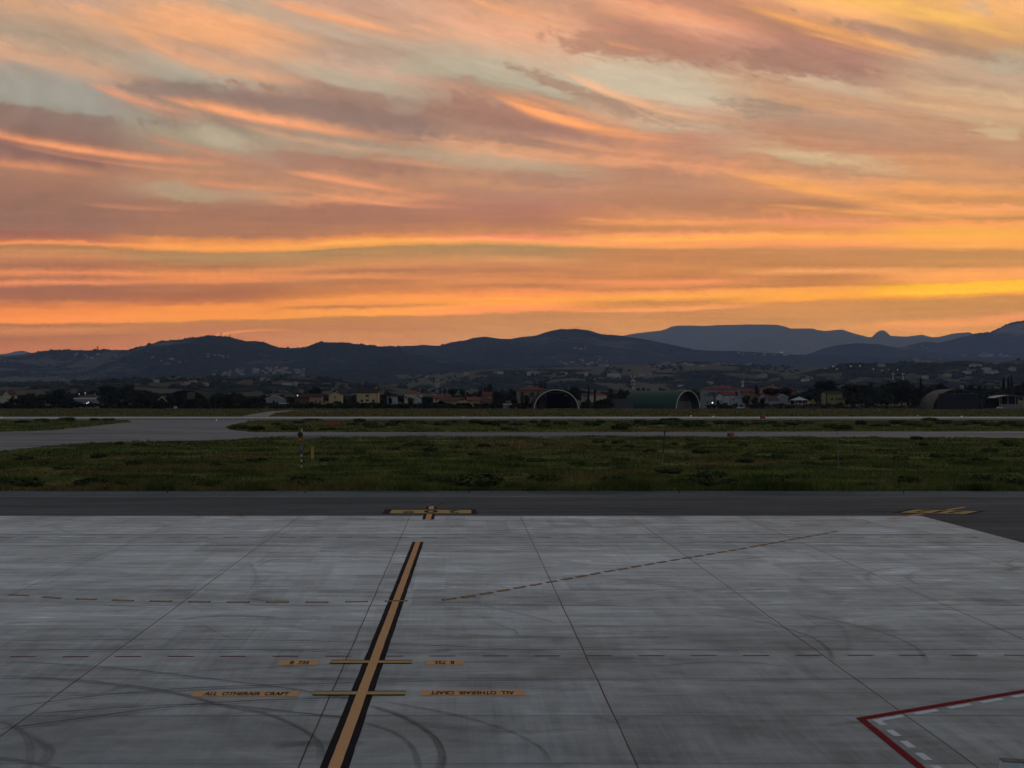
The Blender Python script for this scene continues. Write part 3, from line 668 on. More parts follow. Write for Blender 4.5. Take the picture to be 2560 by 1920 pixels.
MARKS = [
 ([(-40, 1652), (130, 1660), (330, 1675), (560, 1702), (720, 1722), (860, 1745), (960, 1760)], .28, 55), ([(-60, 1688), (200, 1703), (420, 1730), (560, 1765), (680, 1790), (790, 1850), (800, 1925)], .5, 50),
 ([(-60, 1783), (200, 1745), (420, 1725), (620, 1715), (870, 1708), (1200, 1702), (1700, 1700)], .30, 60), ([(-40, 1828), (140, 1805), (420, 1768), (620, 1753), (840, 1745), (1000, 1740)], .30, 70),
 ([(-40, 1795), (300, 1770), (520, 1762), (700, 1778), (860, 1795), (900, 1800)], .28, 62), ([(0, 1800), (90, 1850), (125, 1880), (90, 1925)], .75, 35), ([(-30, 1790), (60, 1835), (75, 1900), (60, 1930)], .5, 25),
 ([(905, 1760), (1000, 1790), (1080, 1840), (1105, 1890), (1095, 1935)], .55, 55), ([(900, 1805), (980, 1830), (1030, 1870), (1050, 1935)], .4, 40),
 ([(930, 1750), (1100, 1780), (1250, 1820), (1350, 1870), (1375, 1920)], .35, 35), ([(-60, 1890), (60, 1905), (200, 1935)], .4, 40),
 ([(-40, 1605), (200, 1600), (500, 1599), (850, 1605), (1200, 1620), (1450, 1632)], .2, 60), ([(-40, 1630), (180, 1625), (500, 1624), (800, 1630), (950, 1642)], .22, 60), ([(840, 1603), (1000, 1612), (1300, 1618), (1700, 1619)], .2, 40),
 ([(120, 1508), (250, 1512), (380, 1520), (420, 1520)], .25, 45), ([(0, 1478), (150, 1473), (330, 1476), (500, 1482)], .25, 35), ([(420, 1465), (520, 1463), (800, 1470), (1000, 1478)], .35, 40),
 ([(380, 1304), (470, 1298), (500, 1290), (470, 1280), (400, 1275), (260, 1280)], .45, 55), ([(480, 1303), (580, 1298), (605, 1290), (580, 1280), (500, 1276)], .45, 55),
 ([(1990, 1291), (2060, 1305), (2040, 1312), (1960, 1320)], .5, 45), ([(2110, 1292), (2170, 1304), (2140, 1313), (2060, 1318)], .5, 55), ([(2230, 1298), (2320, 1302), (2345, 1308), (2310, 1318), (2240, 1322)], .45, 35),
 ([(2300, 1399), (2180, 1405), (2080, 1420), (2030, 1435)], .35, 35), ([(2560, 1408), (2350, 1412), (2200, 1425), (2165, 1445), (2190, 1465)], .6, 45), ([(2450, 1418), (2330, 1425), (2270, 1440), (2300, 1462), (2400, 1470)], .6, 45),
 ([(2560, 1396), (2530, 1402), (2520, 1412), (2560, 1418)], .4, 60), ([(2230, 1400), (2080, 1408), (2000, 1440), (2020, 1465)], .5, 30), ([(2000, 1460), (2100, 1485), (2250, 1510)], .3, 30),
 ([(1700, 1528), (1900, 1555), (2020, 1590), (2070, 1625), (2080, 1660)], .4, 40), ([(1900, 1525), (2050, 1545), (2200, 1580), (2290, 1620), (2320, 1665)], .45, 50), ([(2010, 1600), (2030, 1570), (2090, 1560), (2120, 1600), (2110, 1650)], .4, 30),
 ([(1000, 1490), (1300, 1500), (1600, 1520), (1900, 1530)], .25, 35), ([(1190, 1510), (1300, 1535), (1400, 1560)], .3, 35), ([(1200, 1430), (1350, 1420), (1500, 1410)], .3, 40), ([(1240, 1560), (1290, 1580), (1280, 1600)], .3, 30),
 ([(1700, 1705), (2000, 1700), (2300, 1698), (2600, 1704)], .3, 38), ([(1500, 1745), (1850, 1735), (2200, 1733), (2600, 1738)], .3, 30), ([(600, 1500), (640, 1450), (620, 1400)], .5, 22),
 ([(950, 1470), (1100, 1440), (1180, 1430)], .3, 30), ([(2000, 1480), (2250, 1490), (2480, 1500)], .3, 26), ([(500, 1560), (560, 1590), (600, 1600)], .3, 22), ([(1280, 1640), (1500, 1650), (1700, 1670)], .35, 20),
 ([(1330, 1310), (1400, 1305), (1450, 1298)], .25, 40), ([(-60, 1272), (300, 1268), (700, 1270)], .5, 25), ([(-60, 1264), (300, 1263), (900, 1262)], .4, 25), ([(1500, 1280), (2000, 1282), (2600, 1276)], .6, 25),
 ([(1046, 1260), (1075, 1256), (1110, 1259), (1085, 1262)], .9, 70)]
for pts, w, s_ in MARKS:
    k = .42 if pts[0][0] > 1850 and pts[0][1] < 1620 else .72
    tyre(pts, w * .55, max(8, int(s_ * k * 1.15)))
    tyre([(p[0] + 8, p[1] + 5) for p in pts], w * .28, max(8, int(s_ * k * .7)))
    tyre([(p[0] - 9, p[1] - 4) for p in pts], w * .2, max(8, int(s_ * k * .5)))
for pts, w, s_ in [([(600, 1905), (760, 1895), (900, 1880)], .3, 14), ([(-60, 1560), (500, 1548), (1200, 1556)], .25, 22), ([(300, 1690), (900, 1660), (1600, 1655)], .25, 16), ([(0, 1745), (300, 1735), (800, 1712)], .25, 26), ([(1300, 1600), (1800, 1590), (2400, 1600)], .3, 18),
                   ([(1400, 1500), (1700, 1480), (2100, 1470)], .3, 20), ([(1600, 1350), (2000, 1360), (2400, 1375)], .4, 22), ([(0, 1400), (500, 1390), (1100, 1395)], .4, 22), ([(200, 1350), (800, 1345), (1500, 1350)], .4, 18)]: tyre(pts, w, s_)
for k in range(46):                                                   # faint squiggles and scuffs
    px, py = random.uniform(0, 2560), random.uniform(1300, 1880); L = random.uniform(60, 420); c = random.uniform(-14, 14)
    tyre([(px - L / 2, py + c), (px, py - c * .3), (px + L / 2, py + c * random.uniform(-1, 1))], random.uniform(.15, .6), random.choice((12, 16, 22, 28)))
TM.from_pydata(tv, [], tf); uvl = TM.uv_layers.new(name='UVMap')
uvl.data.foreach_set('uv', np.array(tuv, dtype=np.float32).ravel()); TM.materials.append(RUB)
b = MB()
for px in np.arange(250, 425, 22): p, q_ = gp(px, 1074.6), gp(px + 14, 1074.4); b.face([(p[0], p[1] - .5, .03), (q_[0], q_[1] - .5, .03), (q_[0], q_[1] + .5, .03), (p[0], p[1] + .5, .03)])
tag(b.build('holding_position_line', mat('faded_pink', (.24, .13, .11), .8, .2, .4, .4)), kind='structure')
b = MB(); strip(b, [gp(*p)[:2] for p in ((955, 1090), (1000, 1088.6), (1045, 1087.8))], .8, .036); strip(b, [gp(*p)[:2] for p in ((0, 1099), (200, 1096), (420, 1086), (560, 1066), (640, 1056))], .3, .034)
tag(b.build('taxiway_centreline', mat('faded_orange', (.20, .13, .075), .8, .2, .4, .4)), kind='structure')
o = bpy.data.objects.new('tyre_marks', TM); COL.objects.link(o); tag(o, kind='structure')
# ------------------------------------------------------------------ hills
def ridge(name, Y, depth_front, depth_back, crest, m, seed, rough, nx=260, ny=34, spur=0.35, step=None):
    """a range of hills: a crest profile (sky line) with spurs running down to a foot in front"""
    pxs = np.linspace(crest[0][0], crest[-1][0], nx); cp = np.interp(pxs, [c[0] for c in crest], [c[1] for c in crest])
    V = np.zeros((ny, nx, 3)); jc = int(ny * 0.62)
    for i, (px, py) in enumerate(zip(pxs, cp)):
        X = wx(px, Y); H = wz(py, Y)
        H += (mnoise.fractal(Vector((X * rough * 3, seed, 0)), 0.9, 2.0, 5)) * Y * 0.0013
        for j in range(ny):
            if j <= jc: t = j / jc; yy = Y - depth_front * (1 - t)
            else: t = 1 - (j - jc) / (ny - 1 - jc); yy = Y + depth_back * (1 - t)
            prof = t ** 1.35
            n1 = mnoise.fractal(Vector((X * rough, yy * rough * .8, seed)), 0.8, 2.0, 6)
            n2 = mnoise.fractal(Vector((X * rough * 4, yy * rough * 3.2, seed + 5)), 0.8, 2.0, 5)
            env = math.sin(math.pi * min(t, 1)) if t < 1 else 0
            z = H * prof * (1 + spur * n1 * (1 - t) * 1.6) + env * H * (0.16 * n1 + 0.05 * n2) - 3
            if step: z += env * step * abs(n2)
            V[j, i] = (X, yy, max(z, -5) if t < 0.98 else z)
    idx = np.arange(nx * ny).reshape(ny, nx)
    Fc = np.stack([idx[:-1, :-1], idx[:-1, 1:], idx[1:, 1:], idx[1:, :-1]], -1).reshape(-1, 4)
    me = np_mesh(name, V.reshape(-1, 3), Fc, m, 4); me.polygons.foreach_set('use_smooth', [True] * len(me.polygons))
    o = bpy.data.objects.new(name, me); COL.objects.link(o); tag(o, kind='structure')
    bv = BVHTree.FromPolygons([tuple(v) for v in V.reshape(-1, 3)], [tuple(int(k) for k in f) for f in Fc])
    return o, bv
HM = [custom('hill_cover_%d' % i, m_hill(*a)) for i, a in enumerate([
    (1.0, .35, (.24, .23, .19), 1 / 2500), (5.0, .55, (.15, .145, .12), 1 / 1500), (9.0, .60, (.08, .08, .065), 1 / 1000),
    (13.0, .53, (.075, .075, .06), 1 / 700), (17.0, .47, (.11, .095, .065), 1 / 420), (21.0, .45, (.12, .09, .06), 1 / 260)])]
RID = {}
RID['far'] = ridge('mountains', 14000, 2200, 2000, [(-900, 900), (-200, 892), (0, 886), (20, 884), (38, 879), (56, 876), (70, 880), (85, 886), (300, 895), (1200, 880), (1450, 858), (1563, 838), (1590, 832), (1660, 824.5), (1678, 816), (1700, 813.5), (1755, 814.5), (1790, 813), (1830, 812.5), (1900, 811), (1945, 812), (1962, 816), (1980, 822), (2050, 826), (2200, 860), (2800, 880)], HM[0], 3.1, 1 / 4500, 360, 24, .2)
RID['far2'] = ridge('mountains', 12300, 2000, 1300, [(1690, 900), (1760, 882), (1833, 863), (1870, 850), (1900, 840), (1930, 846), (1955, 836), (1978, 823), (2035, 822.5), (2050, 828.5), (2090, 824), (2107, 822.5), (2140, 832.5), (2172, 841), (2180, 840.5), (2192, 829), (2200, 825), (2209, 824), (2216, 828), (2226, 838), (2270, 840), (2305, 836), (2330, 843), (2345, 842.5), (2380, 833), (2415, 829), (2440, 835), (2500, 845), (2700, 860)], HM[0], 7.7, 1 / 3600, 300, 24, .2)
RID['titano'] = ridge('mountains', 9600, 2400, 1500, [(2180, 890), (2235, 871), (2290, 859), (2312, 855), (2330, 855), (2345, 857), (2380, 851), (2400, 844), (2440, 836), (2475, 831), (2490, 826), (2500, 820), (2512, 815), (2522, 810), (2535, 806.5), (2560, 803), (2600, 790), (2700, 780), (2900, 800)], HM[1], 11.3, 1 / 1800, 260, 34, .3, 60)
RID['knoll'] = ridge('hills', 8900, 1600, 1000, [(1960, 905), (2030, 880), (2060, 870), (2090, 864), (2130, 859), (2165, 857.5), (2195, 859), (2220, 865), (2255, 872), (2310, 880), (2420, 884), (2600, 880), (2850, 884)], HM[1], 14.3, 1 / 1500, 240, 26, .3)
RID['centre'] = ridge('hills', 7700, 2300, 1500, [(800, 890), (900, 870), (960, 866), (1000, 866), (1060, 861.5), (1100, 863), (1125, 855), (1160, 851), (1185, 843), (1210, 840), (1250, 845), (1275, 846.5), (1340, 838.5), (1380, 826), (1402, 821.5), (1420, 823), (1440, 821.5), (1470, 825), (1500, 834), (1560, 839), (1600, 846), (1660, 857), (1735, 873), (1800, 877), (1900, 880), (2000, 885), (2100, 888), (2300, 894), (2700, 894)], HM[2], 19.1, 1 / 1500, 420, 40, .35)
RID['left'] = ridge('hills', 5900, 2400, 1300, [(-500, 905), (-200, 892), (0, 889), (50, 885), (95, 877), (110, 875), (150, 874), (220, 874.5), (250, 872), (320, 874), (360, 865), (390, 855), (400, 853), (440, 850), (500, 842), (525, 838), (560, 841), (600, 848.5), (615, 851), (640, 850), (665, 855), (700, 867), (760, 867), (775, 862), (800, 854), (830, 857), (870, 857), (900, 862), (930, 863), (1000, 868), (1010, 880), (1060, 888), (1110, 895), (1150, 903), (1200, 907), (1280, 912), (1330, 918), (1400, 926), (1500, 940)], HM[3], 23.7, 1 / 1050, 460, 46, .42)
RID['foot_mid'] = ridge('foothills', 3700, 1700, 500, [(850, 990), (930, 965), (1000, 953), (1060, 935), (1120, 930), (1200, 925), (1300, 920), (1360, 916), (1420, 916), (1480, 912), (1560, 910), (1620, 908), (1700, 907), (1750, 905), (1800, 909), (1900, 913), (2000, 915), (2120, 915), (2300, 912), (2700, 910)], HM[4], 31.9, 1 / 520, 420, 44, .4)
RID['foot_right'] = ridge('foothills', 2900, 1200, 400, [(1900, 950), (2020, 928), (2060, 917), (2100, 911), (2150, 909), (2200, 908), (2260, 903), (2330, 905), (2400, 899), (2500, 900), (2560, 899), (2700, 890), (3000, 890)], HM[4], 37.9, 1 / 420, 240, 36, .35)
RID['foot_left'] = ridge('foothills', 2400, 1100, 350, [(-500, 966), (-100, 962), (0, 960), (100, 957), (200, 954), (260, 950), (330, 945), (420, 941), (520, 939), (600, 943), (680, 939), (736, 937), (780, 943), (820, 946), (860, 946), (900, 955), (960, 961), (1050, 968), (1300, 978), (1700, 990)], HM[5], 41.9, 1 / 330, 360, 40, .35)
CAMV = Vector((0, 0, CAM_H))
def hit(px, py):
    """where a sight line meets the hills"""
    d = Vector(((px - PX0) / F, 1, -(py - PY0) / F)).normalized(); best = None
    for k, (o, bv) in RID.items():
        h = bv.ray_cast(CAMV, d)
        if h[0] is not None and (best is None or h[3] < best[1]): best = (h[0], h[3], k)
    return best

# ------------------------------------------------------------------ haze
def haze():
    b = MB(); b.box(-21000, 21000, -3200, 17000, -8, HAZE_TOP)
    m = bpy.data.materials.new('air'); m.use_nodes = True; n = m.node_tree; n.nodes.clear()
    v = n.nodes.new('ShaderNodeVolumePrincipled'); o = n.nodes.new('ShaderNodeOutputMaterial')
    v.inputs['Color'].default_value = (*HAZE_COL, 1); v.inputs['Density'].default_value = HAZE_D; v.inputs['Anisotropy'].default_value = 0.0
    n.links.new(v.outputs[0], o.inputs['Volume'])
    tag(b.build('haze', m), kind='stuff')
haze()
# ------------------------------------------------------------------ trees
def ico(n=1):
    import bmesh
    bm = bmesh.new(); bmesh.ops.create_icosphere(bm, subdivisions=n, radius=1.0)
    V = np.array([v.co[:] for v in bm.verts]); Fc = np.array([[v.index for v in f.verts] for f in bm.faces]); bm.free(); return V, Fc
IV1, IF1 = ico(1); IV2, IF2 = ico(2)
def crown(lobes, nleaf, size, m, name='crown', seed=0):
    """lobes: (x,y,z,rx,ry,rz); a ragged core of each lobe wrapped in leaf sprays"""
    rg = np.random.default_rng(seed + 5); V = []; Fc = []; k = 0
    vol = np.array([l[3] * l[4] * l[5] for l in lobes]) ** .67; vol /= vol.sum()
    for l in lobes:
        q = IV2 * (0.78 + .22 * rg.random((len(IV2), 1))) * np.array(l[3:]) * .86 + np.array(l[:3])
        V.append(q); Fc.append(IF2 + k); k += len(q)
    pick = rg.choice(len(lobes), nleaf, p=vol); L = np.array(lobes)[pick]
    d = rg.normal(size=(nleaf, 3)); d /= np.linalg.norm(d, axis=1)[:, None]
    c = L[:, :3] + d * L[:, 3:] * (0.72 + .42 * rg.random((nleaf, 1)) ** 1.5)
    a = rg.normal(size=(nleaf, 3)); a /= np.linalg.norm(a, axis=1)[:, None]; b_ = np.cross(a, d); b_ /= np.linalg.norm(b_, axis=1)[:, None] + 1e-6
    s = size * (.5 + rg.random((nleaf, 1)))
    tri = np.stack([c - a * s, c + a * s * .8 + b_ * s * .5, c + b_ * s * 1.1 - a * .2 * s], 1).reshape(-1, 3)
    V.append(tri); Fc.append(np.arange(nleaf * 3).reshape(-1, 3) + k)
    return np_mesh(name, np.concatenate(V), np.concatenate(Fc), m, 3)
def add(me, name, parent):
    o = bpy.data.objects.new(name, me); COL.objects.link(o); o.parent = parent; return o
def trunk(parent, h, r, limbs=0, seed=0, spread=.3):
    rd = random.Random(seed); b = MB(); p = Vector((0, 0, -.3)); top = Vector((rd.uniform(-.03, .03) * h, 0, h))
    b.tube(p, p.lerp(top, .5), r, r * .75, 7); b.tube(p.lerp(top, .5), top, r * .75, r * .45, 7)
    for i in range(limbs):
        a = 2 * math.pi * i / limbs + rd.uniform(-.3, .3); s = p.lerp(top, rd.uniform(.65, .95))
        b.tube(s, s + Vector((math.cos(a) * h * spread, math.sin(a) * h * spread, h * .32)), r * .4, r * .15, 5)
    return b.build('trunk', BARK, parent)
PROTO = {}
def proto(key, name, cat, lobes, nleaf, size, m, th, tr, limbs=4, spread=.3):
    t = empty(name, (0, -400, 0), None, cat); seed = len(PROTO) * 3
    add(crown(lobes, nleaf, size, m, seed=seed), 'crown', t); trunk(t, th, tr, limbs, seed, spread); PROTO[key] = t
def lob(n, R_, H0, H1, rr, seed, flat=.75, taper=0):
    rd = random.Random(seed); out = []
    for i in range(n):
        a = rd.uniform(0, 6.283); q = rd.random() ** .6; z = rd.uniform(H0, H1); f = 1 - taper * (z - H0) / max(.1, H1 - H0)
        s = rr * rd.uniform(.7, 1.2); out.append((math.cos(a) * R_ * q * f, math.sin(a) * R_ * q * f, z, s, s, s * flat))
    return out
# all prototypes are 10 m tall; a copy is scaled to its own height and spread
proto('round', 'broadleaf_tree', 'tree', [(0, 0, 6, 3.2, 3.2, 3.0)] + lob(9, 2.7, 3.6, 8.2, 1.7, 1), 700, .5, LEAF, 5, .28)
proto('broad', 'broadleaf_tree', 'tree', [(0, 0, 5.6, 3.4, 3.4, 2.6)] + lob(12, 3.2, 3.0, 8.0, 1.6, 2), 750, .5, LEAFB, 5, .3)
proto('ragged', 'broadleaf_tree', 'tree', lob(11, 2.6, 2.6, 8.6, 1.5, 3, .9), 620, .55, LEAFB, 6, .22)
proto('pine', 'umbrella_pine', 'tree', [(0, 0, 8.0, 4.4, 4.4, 1.7)] + lob(9, 3.8, 7.2, 8.5, 1.6, 4, .7), 850, .5, LEAF, 7.2, .3, 7, .4)
proto('cypress', 'cypress_tree', 'tree', [(0, 0, 3, .95, .95, 2.6), (0, 0, 5.5, .8, .8, 2.6), (.05, 0, 7.8, .5, .5, 2.1)], 420, .28, LEAF, 3, .2, 0)
proto('poplar', 'poplar_tree', 'tree', [(0, 0, 4.2, 1.0, 1.0, 2.4), (.1, 0, 6.4, .95, .95, 2.2), (0, .1, 8.4, .6, .6, 1.6)], 420, .34, LEAFB, 6, .2, 3, .12)
proto('conifer', 'conifer_tree', 'tree', [(0, 0, 2.6, 1.9, 1.9, 1.5), (0, 0, 4.6, 1.5, 1.5, 1.6), (0, 0, 6.5, 1.0, 1.0, 1.6), (0, 0, 8.4, .5, .5, 1.6)], 600, .4, LEAF, 8, .22, 0)
proto('shrub', 'hedge_shrub', 'shrub', [(0, 0, 3, 4.2, 3.5, 3.6)] + lob(9, 3.4, 1.5, 7.4, 2.2, 12), 560, .9, LEAF, 4, .2, 3)
proto('autumn', 'autumn_shrub', 'shrub', lob(7, 2.8, 2.5, 7.5, 2.0, 8), 500, .7, LEAFA, 4, .2)
WID = {'round': 8.6, 'broad': 9.4, 'ragged': 7.6, 'pine': 10.6, 'cypress': 2.1, 'poplar': 2.4, 'conifer': 4.4, 'autumn': 8.5, 'shrub': 10}
USED = set(); FARV, FARF, FARN = [], [], [0]
def plant_far(key, px, py_top, wpx, Y):
    me = next(c for c in PROTO[key].children if c.name.startswith('crown')).data
    V = np.array([v.co[:] for v in me.vertices]) if key not in FCACHE else FCACHE[key][0]
    if key not in FCACHE: FCACHE[key] = (V, np.array([p.vertices[:] for p in me.polygons]))
    V, Fc = FCACHE[key]; h = wz(py_top, Y); sx = wpx / F * Y / WID[key]; a = random.uniform(0, 6.28)
    x = (V[:, 0] * math.cos(a) - V[:, 1] * math.sin(a)) * sx + wx(px, Y); y = (V[:, 0] * math.sin(a) + V[:, 1] * math.cos(a)) * sx + Y
    FARV.append(np.stack([x, y, V[:, 2] * h / 10], 1)); FARF.append(Fc + FARN[0]); FARN[0] += len(V)
FCACHE = {}
def plant(key, px, py_top, wpx, Y, label, group=None, z0=0.0):
    src = PROTO[key]
    t = src if key not in USED else copy_tree(src); USED.add(key)
    h = wz(py_top, Y) - z0; w = wpx / F * Y
    t.location = (wx(px, Y), Y, z0); t.rotation_euler = (0, 0, random.uniform(0, 6.28))
    sx = w / WID[key]; t.scale = (sx, sx, h / 10.0)
    t['label'] = label
    if group: t['group'] = group
    elif 'group' in t: del t['group']
    return t
# the ones that stand out
for a in [('pine', 268, 962, 46, 660, 'flat-topped umbrella pine just right of the wide white villa'), ('round', 318, 957, 42, 690, 'round-domed dark tree rising above the belt right of the white villa'),
          ('round', 148, 968, 44, 620, 'large dark tree left of the wide white villa'), ('round', 786, 964, 44, 700, 'rounded tree behind the brick red long house'),
          ('conifer', 1112, 967, 10, 690, 'narrow dark conifer just right of the red and white lattice mast'), ('pine', 1132, 970, 28, 700, 'low umbrella pine with a flat top between conifer and round tree behind the red roofs'),
          ('round', 1156, 968, 18, 705, 'small round dark tree beside the low umbrella pine'), ('conifer', 1204, 964, 8, 700, 'slim pointed conifer behind the red tiled roofs'),
          ('ragged', 1222, 959, 34, 700, 'tall ragged tree above the terraced red roofs'), ('cypress', 1471, 964, 7.5, 600, 'taller of two dark cypresses right of the open arched shelter'),
          ('cypress', 1487, 969, 7.5, 602, 'shorter of two dark cypresses right of the open arched shelter'), ('cypress', 1345, 974, 7, 588, 'single cypress standing against the pink villa front'),
          ('round', 1439, 960, 36, 680, 'domed dark tree behind the top of the open arched shelter'), ('round', 1892, 956, 13, 700, 'small round tree standing alone above the red roofs'),
          ('pine', 1928, 968, 46, 610, 'wide flat umbrella pine in front of the red roof with chimney'), ('pine', 1964, 968, 40, 612, 'second flat umbrella pine touching the one before the red roof'),
          ('pine', 2066, 949, 66, 600, 'big umbrella pine with bare trunk before the yellow house'), ('pine', 2134, 958, 66, 604, 'broad umbrella pine with forked trunks beside the yellow house'),
          ('round', 2254, 943, 84, 600, 'largest dense dark tree left of the camouflaged shelter'), ('conifer', 2302, 942, 20, 640, 'tall dark conifer right of the largest dense tree'),
          ('round', 2356, 952, 34, 640, 'dark rounded tree right behind the camouflaged shelter roof'), ('poplar', 2509, 936, 9, 700, 'leftmost of three pointed poplars above the open shed'),
          ('poplar', 2521, 939, 8, 702, 'middle of three pointed poplars above the open shed'), ('poplar', 2529, 936, 9, 704, 'rightmost of three pointed poplars above the open shed'),
          ('round', 2566, 947, 60, 640, 'large dark tree above the open shed at the picture edge'),
          ('autumn', 1031, 1008, 11, 590, 'yellow autumn shrub below the white gabled house'), ('autumn', 931, 1008, 12, 588, 'yellow green shrub below the tall yellow house'), ('autumn', 838, 1004, 24, 590, 'golden autumn shrub row end below the small yellow gable house'),
          ('autumn', 1478, 1016, 12, 590, 'low yellow shrub right of the open arched shelter foot'), ('autumn', 2030, 998, 14, 592, 'olive yellow shrub right of the white gazebo'), ('autumn', 643, 1006, 10, 592, 'brownish autumn shrub left of the grey chalet')]:
    plant(*a)
for i, (px, top) in enumerate([(1336, 953), (1342, 955), (1350, 950), (1356, 952), (1363, 951)]):
    plant('poplar', px, top, 7, 760 + i * 3, 'pointed poplar in the row behind the pink villa roof', 'poplars behind the pink villa')
LINE = [(-80, 980), (0, 990), (30, 982), (60, 978), (100, 984), (130, 977), (190, 979), (230, 972), (285, 970), (340, 964), (365, 973), (400, 976), (440, 975), (480, 974), (520, 975), (560, 979), (585, 974), (600, 982), (640, 985), (680, 988), (710, 982), (740, 985), (770, 974), (815, 982), (850, 984), (880, 986), (950, 984), (975, 975), (1000, 982), (1060, 981), (1090, 986), (1180, 978), (1250, 974), (1280, 968), (1300, 973), (1340, 966), (1365, 965), (1395, 966), (1430, 966), (1455, 966), (1475, 976), (1500, 973), (1530, 968), (1560, 972), (1590, 969), (1625, 970), (1640, 966), (1665, 971), (1700, 973), (1740, 974), (1780, 985), (1850, 984), (1890, 978), (1960, 975), (1985, 980), (2010, 976), (2035, 962), (2100, 960), (2140, 960), (2170, 953), (2200, 960), (2215, 956), (2300, 956), (2330, 954), (2380, 964), (2400, 957), (2440, 963), (2470, 960), (2500, 963), (2530, 957), (2560, 954), (2660, 950)]
px = -70.0; n = 0
while px < 2650:
    top = interp(LINE, px) + random.uniform(-1.5, 5); Y = random.uniform(660, 800)
    wpx = random.uniform(20, 40)
    n += 1
    if n % 2: plant(random.choice(['round', 'broad', 'ragged', 'broad']), px, top, wpx, Y - 40, 'dark leafy tree in the long belt beyond the airfield houses', 'tree belt beyond the houses')
    else: plant_far(random.choice(['round', 'broad', 'ragged']), px, top + 1, wpx, Y + 60)
    px += random.uniform(7, 13)
o = bpy.data.objects.new('treeline', np_mesh('treeline', np.concatenate(FARV), np.concatenate(FARF), LEAF, 3)); COL.objects.link(o)
tag(o, 'dense rear rows of dark trees behind the village', 'treeline', kind='stuff')
# nearer belt that hides house bases; gaps where the shelters stand
def gap(px): return any(a < px < b_ for a, b_ in ((392, 536), (1322, 1460), (1528, 1770), (2290, 2620)))
px = -70.0
while px < 2640:
    if not gap(px):
        lo = 1004 if px < 1300 else 1002
        if 30 < px < 185 or 250 < px < 392 or 536 < px < 650: lo = random.choice((984, 990, 996))
        if 2020 < px < 2100: lo = 1009
        if 1770 < px < 2020: lo = 1007
        if 2110 < px < 2290: lo = random.choice((975, 985, 990))
        plant(random.choice(['round', 'broad', 'ragged']), px, lo + random.uniform(-2, 5), random.uniform(16, 30), random.uniform(588, 604), 'low dark tree in the hedge line along the airfield edge', 'hedge trees along the airfield edge')
    px += random.uniform(8, 13) if (30 < px < 185 or 250 < px < 392 or 536 < px < 650 or 2110 < px < 2290) else random.uniform(10, 16)
for px, top, w in ((1070, 990, 26), (1060, 1000, 20), (1100, 1000, 22), (1255, 992, 34), (1285, 990, 24), (1305, 985, 10), (1318, 984, 20), (1148, 1004, 10), (1142, 1005, 10), (1240, 996, 26), (1500, 996, 30), (1520, 992, 28), (1026, 990, 20), (976, 990, 14), (1795, 998, 12), (1865, 985, 26), (1885, 990, 24), (1905, 992, 18)):
    plant('round', px, top, w, random.uniform(590, 600), 'dark bushy tree standing close in front of the houses', 'bushy trees before the houses')

px = -70.0
while px < 2300:
    if not any(a < px < b_ for a, b_ in ((1322, 1460), (1530, 1770), (395, 530), (1838, 1876), (184, 248))):
        lo = 1007 if px < 1300 else 1008
        if 1124 < px < 1200 or 650 < px < 720: lo = 1012
        if px > 1760: lo = 1010
        plant('shrub', px, lo + random.uniform(-3, 4), random.uniform(12, 24), random.uniform(586.5, 590), 'dark shrub in the low hedge bordering the far field', 'hedge shrubs bordering the far field')
    px += random.uniform(8, 14)
for px, top, w in ((1530, 1000, 22), (1512, 1002, 24), (1465, 1006, 18), (1490, 1004, 20), (1325, 1003, 16), (1310, 1000, 22), (2300, 985, 24), (2290, 990, 26), (2450, 975, 40), (2475, 972, 44), (2500, 976, 36), (2462, 985, 36), (545, 988, 34), (575, 985, 36), (610, 988, 34), (385, 985, 30), (640, 994, 24)):
    plant('shrub', px, top, w, random.uniform(596, 606), 'big dark bush crowding beside a shelter or barn', 'big bushes beside the shelters')

# woods and scattered trees on the hills: nobody could count them
def woods(name, samples, kmin):
    P = []
    for px, py, s in samples:
        h = hit(px, py)
        if h is None: continue
        P.append((h[0].x, h[0].y, h[0].z, s))
    P = np.array(P); n = len(P); rg = np.random.default_rng(3)
    sc = np.stack([P[:, 3] * rg.uniform(.8, 1.6, n), P[:, 3] * rg.uniform(.8, 1.4, n), P[:, 3] * rg.uniform(.6, 1.1, n)], 1)
    V = IV1[None] * (0.8 + .4 * rg.random((n, len(IV1), 1))) * sc[:, None] + P[:, None, :3] + np.array([0, 0, .45]) * sc[:, None, 2:3]
    Fc = IF1[None] + (np.arange(n) * len(IV1))[:, None, None]
    o = bpy.data.objects.new(name, np_mesh(name, V.reshape(-1, 3), Fc.reshape(-1, 3), LEAF, 3)); COL.objects.link(o)
    tag(o, 'dark woods and hedgerow trees scattered over the hillsides', 'woods', kind='stuff')
S = []
def crest_y(px):
    for py in np.arange(800, 985, 1.0):
        if hit(px, py): return py
    return 980
for px in np.arange(-40, 1150, 2.2):                                  # tree-fringed skyline on the left ridge
    if mnoise.noise(Vector((px * .03, 2, 0))) > -.2: S.append((px + random.uniform(-1, 1), crest_y(px) + .5, random.uniform(3.5, 10) * (.6 + .6 * abs(mnoise.noise(Vector((px * .09, 0, 0)))) * 2)))
for px in np.arange(2420, 2600, 2.5): S.append((px, crest_y(px) + .6, random.uniform(8, 18)))
for _ in range(9000):
    px, py = random.uniform(-60, 2620), random.uniform(862, 985)
    q = mnoise.noise(Vector((px * .012, py * .07, 5))) + .5 * mnoise.noise(Vector((px * .05, py * .25, 9)))
    if q > .12: S.append((px, py, random.uniform(4.5, 9)))
